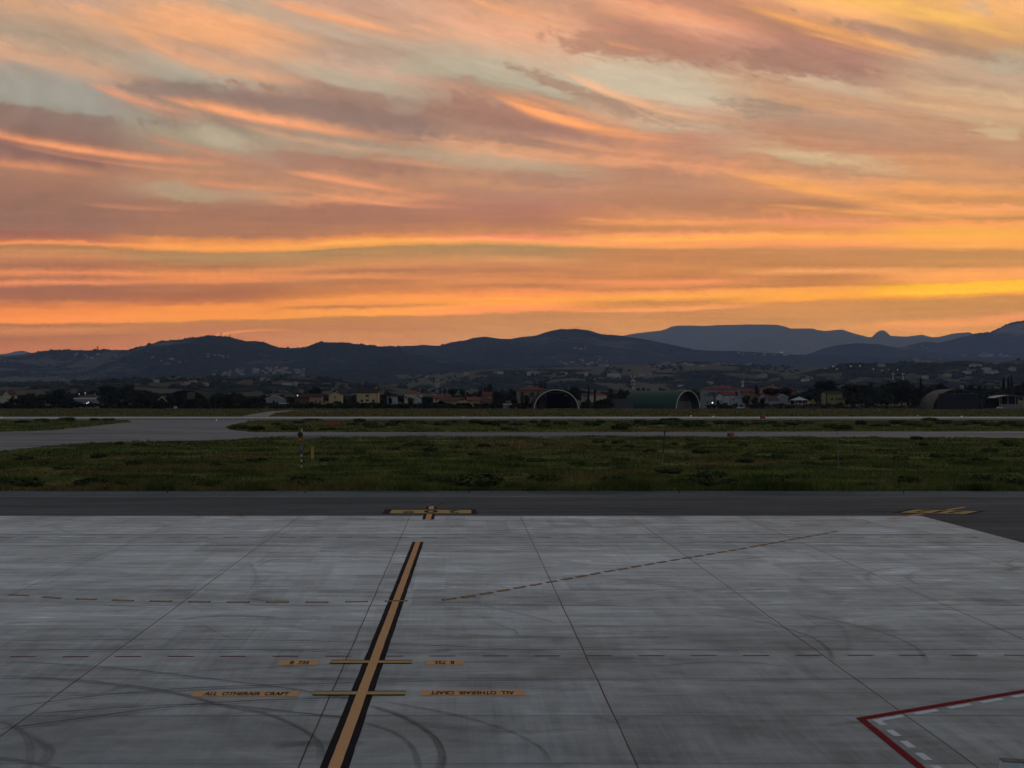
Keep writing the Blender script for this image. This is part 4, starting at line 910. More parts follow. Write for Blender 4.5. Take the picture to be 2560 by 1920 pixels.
for k in range(60):                                                   # hedgerows
    px, py = random.uniform(-40, 2560), random.uniform(905, 972); L = random.uniform(40, 160); sl = random.uniform(-.06, .06)
    for t in np.arange(0, L, 2.0): S.append((px + t, py + t * sl + random.uniform(-.4, .4), random.uniform(3, 6)))
for c in ((0, 962), (2030, 914), (1540, 909)):
    for t in range(170): S.append((c[0] + t * 3.2 + random.uniform(-1, 1), crest_y(0) * 0 + c[1] - abs(random.gauss(0, 1.5)) + (t * -.06 if c[0] == 0 else 0), random.uniform(4, 8)))
woods('hillside_woods', S, 0)

# ------------------------------------------------------------------ houses of the near village
def W_(n, c, v=.12): return mat('wall_' + n, c, .9, .15, v, .6)
CREAM, YELLOW, PINK, BRICKR, GREYW, WHITEW, OCHRE = W_('cream', (.38, .33, .25)), W_('yellow', (.42, .31, .17)), W_('pink', (.20, .135, .105)), W_('brick', (.10, .055, .045)), W_('grey', (.20, .21, .23)), W_('white', (.33, .34, .35)), W_('ochre', (.30, .19, .10))
def RF(n, c): return mat('roof_' + n, c, .9, .12, .3, .9)
RRED, RDARK, RBROWN, RGREY, RORANGE = RF('red', (.13, .032, .022)), RF('dark', (.035, .022, .02)), RF('brown', (.07, .034, .026)), RF('grey', (.09, .09, .10)), RF('orange', (.14, .052, .032))
DARK = mat('dark_window', (.015, .015, .018), .25, .5, .1)
TRIM = mat('pale_trim', (.5, .5, .5), .8, .2, .1)
def house(name, label, x0, x1, pe, pr, Y, kind, wall, roof, wins=(), depth=10, over=.6, chim=None, rz=0, cat='house', doors=(), group=None, trim=False, base=0.0):
    t = empty(name, (wx((x0 + x1) / 2, Y), Y, base), label, cat, group, R(rz))
    w = (x1 - x0) / F * Y / math.cos(R(rz)); he, hr = wz(pe, Y) - base, wz(pr, Y) - base; h = w / 2
    b = MB()
    if kind == 'front': b.prism([(-h, -.5), (h, -.5), (h, he), (0, hr - .15), (-h, he)], 0, depth)
    elif kind == 'side':
        M = Matrix(((0, 1, 0, 0), (1, 0, 0, 0), (0, 0, 1, 0), (0, 0, 0, 1)))
        b.prism([(0, -.5), (depth, -.5), (depth, he), (depth / 2, hr - .2), (0, he)], -h, h, M)
    else: b.box(-h, h, 0, depth, -.5, he)
    b.build('wall', wall, t)
    b = MB(); th = .28
    if kind == 'front':
        s = (hr - he) / h
        for sg in (-1, 1):
            P = [(0, hr), (sg * (h + over), he - s * over), (sg * (h + over), he - s * over + th), (0, hr + th)]
            if sg > 0: P = P[::-1]
            b.prism(P, -over, depth + over)
    elif kind == 'side':
        s = (hr - he) / (depth / 2); M = Matrix(((0, 1, 0, 0), (1, 0, 0, 0), (0, 0, 1, 0), (0, 0, 0, 1)))
        for a, sg in ((0, -1), (depth, 1)):
            P = [(depth / 2, hr), (a + sg * over, he - s * over), (a + sg * over, he - s * over + th), (depth / 2, hr + th)]
            b.prism(P, -h - over, h + over, M)
    elif kind == 'hip':
        rl = max(0.3, h - depth * .5); o_ = over
        q = [(-h - o_, -o_, he), (h + o_, -o_, he), (h + o_, depth + o_, he), (-h - o_, depth + o_, he)]; r1, r2 = (-rl, depth / 2, hr), (rl, depth / 2, hr)
        b.face([q[0], q[1], r2, r1]); b.face([q[1], q[2], r2]); b.face([q[2], q[3], r1, r2]); b.face([q[3], q[0], r1]); b.face(q[::-1])
    elif kind == 'flat': b.box(-h - over, h + over, -over, depth + over, he, hr)
    rf = b.build('roof', roof, t)
    if trim:
        b = MB(); s = (hr - he) / h
        for sg in (-1, 1): b.face([(0, -over - .02, hr - .2), (sg * (h + over), -over - .02, he - s * over - .2), (sg * (h + over), -over - .02, he - s * over + .25), (0, -over - .02, hr + .25)])
        b.build('gable_trim', TRIM, t)
    for u, v, ww, hh in wins:                                       # u across (0..1), v,hh metres
        b = MB(); cx_ = -h + u * w; b.box(cx_ - ww / 2, cx_ + ww / 2, -.03, .12, v, v + hh); f = b.build('window', DARK, t)
        b = MB()
        for a in ((cx_ - ww / 2 - .12, cx_ - ww / 2, v - .12, v + hh + .1), (cx_ + ww / 2, cx_ + ww / 2 + .12, v - .12, v + hh + .1), (cx_ - ww / 2, cx_ + ww / 2, v - .12, v)): b.box(a[0], a[1], -.08, -.003, a[2], a[3])
        b.build('frame', wall if wall is not DARK else TRIM, f)
    for u, ww, hh in doors:
        b = MB(); cx_ = -h + u * w; b.box(cx_ - ww / 2, cx_ + ww / 2, -.05, .1, 0, hh); b.build('door', DARK, t)
    for u, hh in (chim or ()):
        b = MB(); cx_ = -h + u * w; b.box(cx_ - .45, cx_ + .45, depth / 2 - 1.2, depth / 2 - .2, (he + hr) / 2, hr + hh); b.box(cx_ - .6, cx_ + .6, depth / 2 - 1.35, depth / 2 - .05, hr + hh, hr + hh + .18); b.build('chimney', wall, t)
    return t
h_ = 'gable_house'
house(h_, 'cream gabled house with dark red roof at the picture edge', 7, 24, 986, 976.5, 600, 'front', CREAM, RBROWN, [(.35, 2.9, 1.4, 1.6), (.75, 6.2, .9, 1.2)], chim=[(.2, .6)])
house('village_house', 'cream house wing with dark red side roof beside the edge gable', -50, 7, 988, 979, 604, 'side', CREAM, RBROWN, [(.8, 4, 1.2, 1.4)])
house('wide_villa', 'wide white villa with reddish hip roof and pale porch fascia', 196, 240, 992, 986, 622, 'hip', GREYW, RBROWN, [(.2, 4.8, 2.6, 1.1), (.62, 4.8, 2.0, 1.1)], cat='villa', depth=12, chim=[(.2, 1.0), (.75, .6)])
house('porch', 'pale flat porch canopy wrapped round the wide white villa', 187, 245, 998, 994.5, 612, 'flat', GREYW, TRIM, [(.22, 1.2, 4.0, 3.6), (.6, 1.0, 5.0, 4.0)], cat='porch', depth=5, doors=((.42, 1.2, 2.3),))
house('hay_barn', 'dark barn with one pale sloping gable edge near the bush-covered shelter', 392, 418, 1004, 992, 590, 'front', RDARK, RGREY, cat='barn', trim=True, doors=((.4, 2.5, 2.8),))
house('chalet', 'grey chalet with broad low gable and pale roof edge', 665, 709, 997, 988.5, 606, 'front', GREYW, RDARK, [(.45, 3.5, 1.8, 2.4), (.62, 3.5, 1.2, 1.8)], trim=True)
house('garden_canopy', 'low flat pale garden canopy in front of the grey chalet', 700, 717, 1009.5, 1008, 592, 'flat', RDARK, TRIM, cat='canopy', depth=4)
house('long_house', 'dark brick wing with plain roof left of the cream wing', 737, 774, 994, 984.5, 612, 'side', BRICKR, RDARK, [(.2, 1.0, 1.6, 4.6), (.8, 2.0, 1.5, 2.6)], chim=[(.75, .6)])
house('long_house', 'cream pink wing with low dark roof right of the brick wing', 773, 803, 992, 984.5, 608, 'side', OCHRE, RDARK, [(.1, 1.5, 1.6, 3.5), (.55, 2.5, .8, 4.0), (.85, 2.5, .6, 3.0), (.95, 2.5, .6, 3.0)])
house(h_, 'small yellow gabled house with chimney between brick and tall yellow houses', 822, 853, 986, 980.3, 620, 'front', YELLOW, RDARK, [(.5, 7.5, .8, 2.2), (.48, 2.6, 1.4, 3.0), (.66, 2.6, 1.8, 3.2)], over=.25, chim=[(.58, .8)])
t = house('tall_house', 'tall yellow house with dark roof and three windows in a row', 892, 945, 981, 970.5, 600, 'side', YELLOW, RDARK, [(.24, 5.0, 1.9, 1.9), (.5, 5.0, 1.9, 2.0), (.78, 5.0, 1.9, 1.8), (.5, 9.0, 2.0, 1.6)], depth=11, chim=[(.88, .9)])
b = MB()
for u in (.1, .43, .57, .95): b.tube((-8.27 + u * 16.5, -.14, 2), (-8.27 + u * 16.5, -.14, 12.2), .09)
b.build('downpipe', RDARK, t); b = MB(); b.box(-8.27 + 6.6, -8.27 + 9.9, -1.1, -.01, 4.4, 4.6); b.box(-1.6, 1.6, -1.1, -1.0, 4.6, 5.5); b.build('balcony', YELLOW, t)
house('small_house', 'little white house half hidden by a bush right of the tall yellow house', 968, 991, 992, 988, 616, 'hip', WHITEW, RDARK, [(.8, 4, 1, 1)])
house('hip_house', 'cream house with tall brown red hip roof behind the white gable', 1011, 1054, 985, 975, 640, 'hip', CREAM, RORANGE, [(.1, 7.5, 1.2, 2.4), (.78, 8.0, 1.2, 1.8)], depth=14, chim=[(.85, -2)])
house(h_, 'white gabled house with blank pale front below the hip roof', 1034, 1052, 997, 989.5, 606, 'front', WHITEW, RBROWN, [(.5, 2, 1, 1)], over=.3)
house('garage', 'low white lean-to left of the white gabled house', 1019, 1034, 1000, 997.5, 604, 'flat', WHITEW, RDARK, [(.4, 3.0, 1.6, 1.0)], cat='garage', depth=5)
house('village_house', 'long bright red roof over a yellow wall right of the mast foot', 1083, 1126, 996, 989, 640, 'side', CREAM, RRED, [(.2, 5.5, 1, 1.6), (.42, 4.5, 2.4, 1.8)], depth=12, chim=[(.1, 1.0)])
house('village_house', 'dark red roofed house directly behind the wide yellow gable', 1102, 1160, 1001, 994, 622, 'side', OCHRE, RBROWN, depth=12, chim=[(.6, -.8)])
house('wide_gable_house', 'broad yellow gabled house with two little attic windows', 1124, 1190, 1009, 996, 596, 'front', YELLOW, RBROWN, [(.42, 6.1, .9, 1.7), (.5, 6.1, .9, 1.7)], over=1.2, chim=[(.12, -1.8)])
house('village_house', 'red roofed house behind the broad yellow gable right slope', 1168, 1200, 1000, 993, 630, 'side', OCHRE, RORANGE, [(.5, 2.5, 1, 1.4)])
house('terrace_house', 'upper terraced red roof with pale eave line below the ragged tree', 1198, 1231, 988, 980.5, 690, 'side', PINK, RRED, [(.3, 5, 1, 1.2), (.7, 5, 1, 1.2)], chim=[(.5, .5)])
house('terrace_house', 'lower terraced red roof in front of the upper one', 1186, 1216, 996, 988, 660, 'side', PINK, RBROWN, [(.7, 3, 1, 2.0)])
house('terrace_house', 'pinkish terraced house mostly behind bushes right of yellow gable', 1196, 1228, 1006, 997, 632, 'side', PINK, RBROWN, [(.4, 2, 1.2, 1.2)])
house('pink_villa', 'two-storey pink villa with wide red hip roof beside the open shelter', 1295, 1366, 974, 966, 612, 'hip', PINK, RRED, [(.14, 8.8, 2.0, 4.2), (.2, 8.8, .5, 4.0), (.42, 8.8, 1.2, 3.6), (.5, 8.8, 2.4, 3.8), (.72, 8.8, 1, 2.5)], cat='villa', depth=16, over=1.2, chim=[(.68, .4)])
house('garden_shed', 'small grey shed with white roof edge left of the open shelter', 1258, 1278, 1011, 1009.5, 588, 'flat', GREYW, TRIM, cat='shed', depth=4)
house('village_house', 'low house with grey wall between tree and cypress right of open shelter', 1458, 1484, 990, 984, 640, 'side', GREYW, RBROWN, [(.35, 4.5, 1.6, 2.2), (.5, 4.5, 1, 2.0)])
house('village_house', 'dark red hip roofed cream house between cypress and green shelter', 1480, 1517, 988, 981, 624, 'hip', CREAM, RRED, [(.2, 4.8, 1, 1.5)], depth=14)
t = house('apartment_block', 'apartment block with red hip roof and shaded balconies', 1767, 1850, 972, 964.5, 660, 'hip', GREYW, RRED, [(.1, 9.5, 1.8, 3.4), (.2, 9.5, 3.2, 3.4), (.28, 9.5, 1.4, 3.2), (.42, 8.8, 5.0, 4.6), (.58, 10.2, .8, 2.6), (.84, 9.2, 5.4, 4.2), (.1, 5.2, 2.2, 2.4), (.22, 5.2, 4.0, 2.4), (.86, 4.6, 4.5, 2.8), (.7, 10.2, .8, 2.6)], cat='apartments', depth=18, over=1.4, chim=[(.3, .5), (.55, .8)])
for xx, z0, z1, m_ in ((-1.9, 9.2, 13, OCHRE), (9.4, 5.2, 13.0, OCHRE)):
    b = MB(); b.box(xx - .35, xx + .35, -.2, -.06, z0, z1); b.build('awning', m_, t)
for x0, x1, z in ((-4.5, .6, 8.8), (7, 12.6, 8.8), (-13, -4.6, 8.9), (7, 12.6, 4.6)):
    b = MB(); b.box(x0, x1, -1.5, -.04, z - .35, z - .1); b.box(x0, x1, -1.5, -1.4, z - .1, z + .9); b.build('balcony', GREYW, t)
house('white_house', 'white walled house with red roof in front of the apartment block', 1806, 1838, 988, 980.5, 606, 'side', WHITEW, RRED, [(.62, 1, .35, 8), (.05, 3, .35, 6), (.8, 6.2, 1.0, 1.2)], depth=12, chim=[(.97, .6)])
house(h_, 'grey white gable end joined left of the white walled house', 1792, 1807, 990, 983, 604, 'front', WHITEW, RDARK, [(.3, 4, .7, 2.6), (.7, 4, .7, 2.6)], over=.3)
house('small_house', 'small pale house with dark swept roof right of the green shelter', 1765, 1784, 988, 984, 608, 'hip', GREYW, RDARK, [(.2, 3.2, .8, 2.6), (.7, 3.2, 1.0, 2.8)])
house('annex', 'white workshop with grey roof right of the white walled house', 1839, 1860, 995, 991, 602, 'hip', WHITEW, RGREY, [(.1, 3, .3, 3), (.9, 3, .3, 3)], cat='workshop', depth=7)
house('annex', 'tall white container-like annex at the right end of the workshop', 1860, 1871, 993.5, 993, 598, 'flat', WHITEW, WHITEW, cat='workshop', depth=5, over=0.05)
house('village_house', 'red roofed pink house right of the apartment block', 1850, 1886, 979, 973, 680, 'side', PINK, RRED, [(.3, 8, 1.6, 2), (.6, 7, 1.4, 2)], depth=12, chim=[(.55, .4)])
house('village_house', 'brown hip roof on a low house beside the small round tree', 1874, 1900, 992, 981, 640, 'hip', OCHRE, RBROWN, [(.5, 3, 1, 1)])
house('village_house', 'distant orange red roof above the flat umbrella pines', 1915, 1962, 972, 964.5, 740, 'hip', OCHRE, RORANGE, depth=14, chim=[(.5, 1.5)])
house('a_frame_house', 'steep red triangular roof between flat pines and gazebo', 1977, 1992, 983, 970.5, 640, 'front', PINK, RRED, [(.5, 8.6, 1, 1.2)], over=1.0)
house('village_house', 'bright red sloping roofs with skylight below the flat pines', 1916, 1940, 991, 982, 606, 'side', GREYW, RRED, [(.5, 2.6, 1.4, 1.4)], rz=12, chim=[(.1, .3)])
house('village_house', 'lower dark red roof left of the grey barn', 1922, 1946, 1000, 991, 598, 'side', GREYW, RBROWN, [(.5, 1.6, 1.8, 2.0)])
house('grey_barn', 'grey barn with shallow roof and dark open front', 1944, 1970, 993, 986, 600, 'front', GREYW, RGREY, [(.5, .6, 5.0, 3.0)], cat='barn', trim=True)
t = empty('gazebo', (wx(2004, 596), 596, 0), 'white pyramid-roofed gazebo on thin posts', 'gazebo')
b = MB(); hw = 5.4; b.face([(-hw, 0, 6.4), (hw, 0, 6.4), (.3, 5, 9.2)]); b.face([(hw, 0, 6.4), (hw, 10, 6.4), (.3, 5, 9.2)]); b.face([(hw, 10, 6.4), (-hw, 10, 6.4), (.3, 5, 9.2)]); b.face([(-hw, 10, 6.4), (-hw, 0, 6.4), (.3, 5, 9.2)]); b.build('roof', WHITEW, t)
for x, y in ((-5, .3), (5, .3), (5, 9.7), (-5, 9.7)):
    b = MB(); b.box(x - .12, x + .12, y - .12, y + .12, 0, 6.5); b.build('post', TRIM, t)
house('yellow_house', 'yellow house behind the trunks of the big umbrella pines', 2066, 2106, 984, 979, 640, 'side', W_('lemon', (.20, .18, .07)), RDARK, [(.35, 6, 1.5, 2), (.7, 5, 1.2, 2)], depth=9)
house('garden_hut', 'small lemon yellow hut with dark doorway under the pines', 2098, 2112, 999, 996, 596, 'side', MATS['wall_lemon'], RDARK, cat='hut', depth=5, doors=((.6, 1.6, 4.0),))
# far right open shed
t = empty('open_shed', (wx(2530, 590), 590, 0), 'open farm shed with pale curved roof and low block wall', 'shed')
b = MB(); hw = 13.5
P = [(-hw + i * (2 * hw) / 12, 8.0 + 2.2 * math.sin(math.pi * i / 12)) for i in range(13)]; P += [(x, z + .22) for x, z in reversed(P)]; b.prism(P, 0, 12); b.build('roof', mat('sheet_roof', (.15, .17, .20), .5, .4, .15), t)
for x in (-9.2, -8.0, -2.8, 3, 9):
    b = MB(); b.box(x - .15, x + .15, .3, .6, 0, 8.6 + 2 * math.cos(x / hw * 1.57)); b.build('post', GREYW, t)
b = MB(); b.box(-9, 13, .8, 1.1, 0, 3.4); b.build('block_wall', mat('block_wall', (.16, .15, .14), .95, .1, .3), t); b = MB(); b.box(-12.5, 12.5, 11, 11.4, 0, 8.3); b.build('back_wall', RDARK, t)

# ------------------------------------------------------------------ aircraft shelters
def arch_pts(rw, rh, n=28, z0=0): return [(-rw * math.cos(math.pi * i / n), z0 + rh * math.sin(math.pi * i / n)) for i in range(n + 1)]
def arch_shell(b, rw, rh, th, y0, y1, M=None, n=28):
    o_, i_ = arch_pts(rw, rh, n), arch_pts(rw - th, rh - th, n)
    for k in range(n):
        for A in (o_, i_):
            q = [Vector((A[k][0], y0, A[k][1])), Vector((A[k + 1][0], y0, A[k + 1][1])), Vector((A[k + 1][0], y1, A[k + 1][1])), Vector((A[k][0], y1, A[k][1]))]
            if M is not None: q = [M @ v for v in q]
            b.face(q if A is o_ else q[::-1])
        for y in (y0, y1):
            q = [Vector((o_[k][0], y, o_[k][1])), Vector((o_[k + 1][0], y, o_[k + 1][1])), Vector((i_[k + 1][0], y, i_[k + 1][1])), Vector((i_[k][0], y, i_[k][1]))]
            if M is not None: q = [M @ v for v in q]
            b.face(q)
def wallcap(b, rw, rh, y, n=28): b.face([(x, y, z) for x, z in arch_pts(rw, rh, n)])
BLACKM = mat('dark_interior', (.012, .012, .013), .95, .1, .2); RIM = mat('white_rim', (.55, .52, .48), .7, .3, .15)
t = empty('open_aircraft_shelter', (wx(1390.5, 583), 583, 0), 'round-arched open aircraft shelter with white rim and black interior', 'shelter')
b = MB(); arch_shell(b, 17.3, 15.2, .35, -.5, 32); b.build('hood', mat('shelter_roof', (.025, .027, .03), .9, .15, .3), t)
b = MB(); arch_shell(b, 16.95, 14.7, .55, -.75, -.45, n=40); b.build('rim', RIM, t)
b = MB(); wallcap(b, 16.6, 14.2, 30); b.build('back_wall', BLACKM, t)
b = MB(); b.box(-8, 8, .4, .6, 12.0, 12.15); b.build('crossbeam', GREYW, t)
for x in (-7.6, 7.2):
    b = MB(); b.box(x - .7, x + .7, .5, .9, 9.9, 10.15); b.build('lamp_housing', TRIM, t)
# long green shelter
th_ = R(35); t = empty('green_aircraft_shelter', (wx(1720, 583), 583, 0), 'long green half-round aircraft shelter with open pale-rimmed end', 'shelter', rz=th_)
def m_green(q, b, P, n, o):
    tc = q.new('ShaderNodeTexCoord'); x, y, z = q.sep(E(q, tc.outputs['Object']))
    v = q.noise(q.vec(x * .3, y * .15, z * .8), 1.0, 5, .6)
    q.put(b.inputs['Base Color'], q.mix(v, (.006, .030, .019), (.010, .048, .029))); b.inputs['Roughness'].default_value = .75; b.inputs['Specular IOR Level'].default_value = .25
b = MB(); arch_shell(b, 13.9, 14.0, .4, 0, 52, n=36); ob = b.build('roof_shell', custom('green_sheet', m_green), t)
b = MB(); arch_shell(b, 14.0, 14.1, .7, -.35, 0.0, n=40); b.build('rim', mat('shelter_rim', (.42, .38, .26), .8, .2, .2), t)
def m_inner(q, b, P, n, o):
    tc = q.new('ShaderNodeTexCoord'); x, y, z = q.sep(E(q, tc.outputs['Object']))
    v = q.noise(q.vec(x * .6, y * .6, z * .6), 1.0, 4, .6); low = q.ss(z, 6.1, 5.9)
    c = q.mix(low, (.05, .042, .036), (.13, .12, .11)); hole = q.ss(q.m('FRACT', x * .9), .42, .5) * q.ss(q.m('FRACT', z * .9), .42, .5) * low * q.ss(x, 1.0, 2.0) * q.ss(x, 10.0, 9.0)
    c = q.mix(hole * .7, c, (.02, .02, .02)); f = .8 + v * .4
    q.put(b.inputs['Base Color'], q.mix(1.0, c, q.vec(f, f, f), 'MULTIPLY')); b.inputs['Roughness'].default_value = .9
b = MB(); wallcap(b, 13.4, 13.5, 7.0, 36); b.build('inner_wall', custom('inner_wall', m_inner), t)
b = MB(); b.box(-13, 13, 6.6, 6.8, 5.9, 6.2); b.build('crossbeam', BLACKM, t)
b = MB(); wallcap(b, 13.8, 13.9, 51.8, 36); b.build('back_wall', BLACKM, t)
b = MB(); X = wx(1545, 600); b.face([(X - 3.4, 600, 0), (X + 12, 600, 0), (X + 12, 600, 7.7), (X - 3.4, 600, 7.7)]); b.box(X - 3.6, X - 3.3, 599.6, 603, 0, 7.9)
b.box(X - 3.4, X + 12, 600.1, 601, 0, 7.7); tag(b.build('blast_wall', mat('blast_concrete', (.055, .06, .062), .9, .15, .3)), 'dark concrete blast wall at the left foot of the green shelter', 'wall')
# camouflaged shelter on the right: axis runs back to the left
def m_camo(q, b, P, n, o):
    tc = q.new('ShaderNodeTexCoord'); P2 = E(q, tc.outputs['Object']); a = q.noise(P2, .35, 5, .65, .8); c = q.noise(P2, .18, 3, .5)
    k = q.mix(q.ss(a, .45, .6), (.035, .037, .03), (.10, .065, .042)); k = q.mix(q.ss(c, .5, .58) * .7, k, (.05, .055, .052))
    q.put(b.inputs['Base Color'], k); b.inputs['Roughness'].default_value = .95
t = empty('camouflaged_shelter', (wx(2395, 560), 560, 0), 'mottled brown concrete shelter with black front doors and sign on top', 'shelter')
b = MB(); Sh = Matrix(((1, .30, 0, 0), (0, 1, 0, 0), (0, 0, 1, 0), (0, 0, 0, 1))); arch_shell(b, 18.5, 14.8, .6, 0, 34, Sh, 36); b.build('shell', custom('camouflage', m_camo), t)
b = MB(); wallcap(b, 17.9, 14.2, .5, 36); b.build('end_wall', BLACKM, t)
b = MB(); b.prism([(-16.6, 0), (-14.2, 11.2), (13.2, 11.2), (13.8, 0)], -2.5, -.1); b.build('front_doors', mat('black_doors', (.017, .018, .022), .8, .2, .2), t)
b = MB(); b.box(-14.3, 13.3, -2.8, .0, 11.23, 11.5); b.build('door_track', mat('rail', (.07, .085, .085), .7, .3, .2), t)
for x in (-4.1, 2.7):
    b = MB(); b.box(x - .13, x + .13, -2.7, -2.4, 11.5, 16.2 if x < 0 else 18); b.build('post', MATS['rail'], t)
b = MB(); b.box(-.2, 2.6, -2.62, -2.5, 15.2, 17.6); sg = b.build('sign_board', WHITEW, t)
b = MB(); b.box(.0, 2.4, -2.68, -2.63, 16.5, 16.8); b.box(.1, 1.9, -2.68, -2.63, 15.6, 15.9); b.build('sign_lettering', RDARK, sg)
# overgrown shelter on the left
t = empty('overgrown_shelter', (wx(463, 590), 590, 0), 'dark shelter hidden in bushes with one grey roof patch showing', 'shelter')
b = MB(); arch_shell(b, 19, 14.2, .5, 0, 26); b.build('shell', mat('old_shell', (.02, .022, .018), .95, .1, .4), t); b = MB(); wallcap(b, 18.6, 13.8, 1.0); b.build('front_wall', BLACKM, t)
b = MB(); P = [Vector((1.2, -.6, 7.2)), Vector((7.4, -.6, 7.2)), Vector((8.0, -.2, 12.6)), Vector((1.6, -.2, 12.6))]; b.face(P); b.face([p + Vector((0, .3, 0)) for p in reversed(P)]); b.build('roof_patch', mat('weathered_sheet', (.085, .08, .068), .9, .15, .5, .8), t)
for i in range(16):
    x = -22 + i * 3.0 + random.uniform(-1, 1)
    if abs(x - 4) < 4: continue
    plant(random.choice(['ragged', 'broad']), 463 + x / 590 * F, 992 + random.uniform(-12, 8), random.uniform(14, 22), 586, 'bushy growth crowding the front of the overgrown shelter', 'bushes on the overgrown shelter')

# ------------------------------------------------------------------ masts and skyline antennas
MR, MW = mat('mast_red', (.22, .05, .04), .7, .3, .1), mat('mast_white', (.42, .42, .42), .7, .3, .1)
def mast(px, pt, pb, Y, label, w=1.6, plats=(), z0=None):
    z0 = 0 if z0 is None else z0; H = wz(pt, Y) - z0
    t = empty('lattice_mast', (wx(px, Y), Y, z0), label, 'mast'); n = 8
    for k in range(n):
        a, c = H * k / n, H * (k + 1) / n; b = MB(); f0, f1 = 1 - .6 * k / n, 1 - .6 * (k + 1) / n; s = w / 2
        for i in range(4):
            x0, y0 = (1, 1, -1, -1)[i] * s, (1, -1, -1, 1)[i] * s; x1, y1 = (1, -1, -1, 1)[i] * s, (-1, -1, 1, 1)[i] * s
            b.tube((x0 * f0, y0 * f0, a), (x0 * f1, y0 * f1, c), .14, n=5); b.tube((x0 * f0, y0 * f0, a), (x1 * f1, y1 * f1, c), .08, n=4); b.tube((x0 * f1, y0 * f1, c), (x1 * f1, y1 * f1, c), .08, n=4)
        b.build('lattice_section', MR if k % 2 else MW, t)
    for zz, r_ in plats:
        b = MB(); b.tube((0, 0, H * zz), (0, 0, H * zz + .3), r_, n=12); b.build('platform', MR, t)
        b = MB()
        for a in range(5): b.box(r_ * math.cos(a * 1.256) - .25, r_ * math.cos(a * 1.256) + .25, r_ * math.sin(a * 1.256) - .15, r_ * math.sin(a * 1.256) + .15, H * zz + .3, H * zz + 2.4)
        b.build('antenna_panels', MW, t)
    b = MB(); b.tube((0, 0, H), (0, 0, H + 3), .1); b.build('spike', MR, t); return t
mast(1093, 950, 985, 720, 'red and white lattice mast with platforms above the long red roof', 2.6, ((.80, 1.9), (.93, 1.5), (.7, 1.6)))
mast(1583, 935, 975, 760, 'red and white lattice mast rising behind the green shelter', 2.6, ((.74, 2.0), (.88, 2.2), (.64, 1.8)))
mast(1857, 948, 975, 720, 'pale slender lattice mast right of the apartment block', 1.6, ((.85, .9), (.7, .8)))
mast(2233, 930, 950, 900, 'thin lattice mast above the largest dense tree left side', 1.4, ((.9, 1.2),))
mast(2258, 930, 950, 905, 'thin lattice mast above the largest dense tree right side', 1.4, ((.9, 1.2),))
POLE = mat('antenna_steel', (.05, .05, .055), .8, .2, .1)
def skymast(px, pt, r_, label):
    cyy = crest_y(px); h = hit(px, cyy + .6)
    if h is None: return
    p = h[0]; ztop = wz(pt, p.y)
    t = empty('antenna_mast', (p.x, p.y, p.z - 4), label, 'antenna'); b = MB(); b.tube((0, 0, 0), (0, 0, ztop - p.z + 4), r_, r_ * .5, 8)
    b.build('mast', POLE, t); b = MB(); b.box(-r_ * 2, r_ * 2, -r_, r_, (ztop - p.z) * .62, (ztop - p.z) * .75 + 2); b.build('antenna_panels', POLE, t)
skymast(553, 829.5, 1.7, 'taller of two antenna masts on the left ridge top'); skymast(575, 833.5, 1.4, 'shorter of two antenna masts on the left ridge top')
skymast(448, 842, 1.3, 'lone thin antenna on the left ridge shoulder'); skymast(244, 864, 3.0, 'stubby dark tower on the low left skyline')
skymast(1425, 818.5, 1.6, 'left of two tiny antennas on the central hill'); skymast(1441, 818, 1.3, 'right of two tiny antennas on the central hill')
skymast(2097, 819, 2.4, 'left of two antennas on the far mountain hump'); skymast(2107, 819.5, 2.0, 'right of two antennas on the far mountain hump'); skymast(1794, 809, 3.0, 'single tiny mast on the flat far mountain')

# ------------------------------------------------------------------ hillside houses
HW = [mat('far_wall_%d' % i, c, .9, .15, .2, .1) for i, c in enumerate([(.24, .235, .23), (.27, .225, .165), (.20, .15, .12), (.33, .33, .33)])]
HR = [mat('far_roof_%d' % i, c, .9, .1, .2, .1) for i, c in enumerate([(.26, .13, .09), (.30, .17, .12), (.22, .17, .15)])]
def farhouse_mesh(w, d, h, wm, rm):
    b = MB(); b.box(-w / 2, w / 2, 0, d, -3, h); k = len(b.f)
    b.prism([(-w / 2 - .6, h), (w / 2 + .6, h), (w / 2 * .2, h + d * .22), (-w / 2 * .2, h + d * .22)], -.6, d + .6)
    me = b.mesh('hillside_house', wm); me.materials.append(rm)
    for i, p in enumerate(me.polygons): p.material_index = 1 if i >= k else 0
    return me
FM = [farhouse_mesh(w, d, h, HW[i % 4], HR[i % 3]) for i, (w, d, h) in enumerate([(12, 9, 6), (16, 10, 6.5), (10, 10, 8), (22, 10, 6), (14, 12, 9), (11, 8, 5)])]
def farhouse(px, py, k, sc, label, group):
    h = hit(px, py)
    if h is None: return
    o = bpy.data.objects.new('hillside_house', FM[k % 6]); COL.objects.link(o); o.location = h[0] + Vector((0, -2, 0)); o.scale = (sc, sc, sc); o.rotation_euler = (0, 0, random.uniform(-.6, .6))
    tag(o, label, 'house', group)
def cluster(n, x0, x1, y0, y1, sc, label, group, arc=0):
    for i in range(n):
        u = random.random(); px = x0 + (x1 - x0) * u; py = random.uniform(y0, y1) + arc * (u - .5) ** 2 * 4
        farhouse(px, py, random.randrange(6), sc * random.uniform(.7, 1.2), label, group)
cluster(48, 590, 760, 921, 936, 1.5, 'small pale house in the village below the left ridge', 'houses of the village below the left ridge', 5)
cluster(9, 520, 580, 928, 940, 1.3, 'small pale house at the left fringe of the ridge village', 'houses left of the ridge village')
cluster(22, 1400, 1520, 900, 916, 1.6, 'tiny pale house on the lower slope of the central hill', 'houses on the central hill foot', 3)
cluster(8, 1420, 1470, 866, 876, 1.5, 'tiny pale house high on the central hill', 'houses high on the central hill')
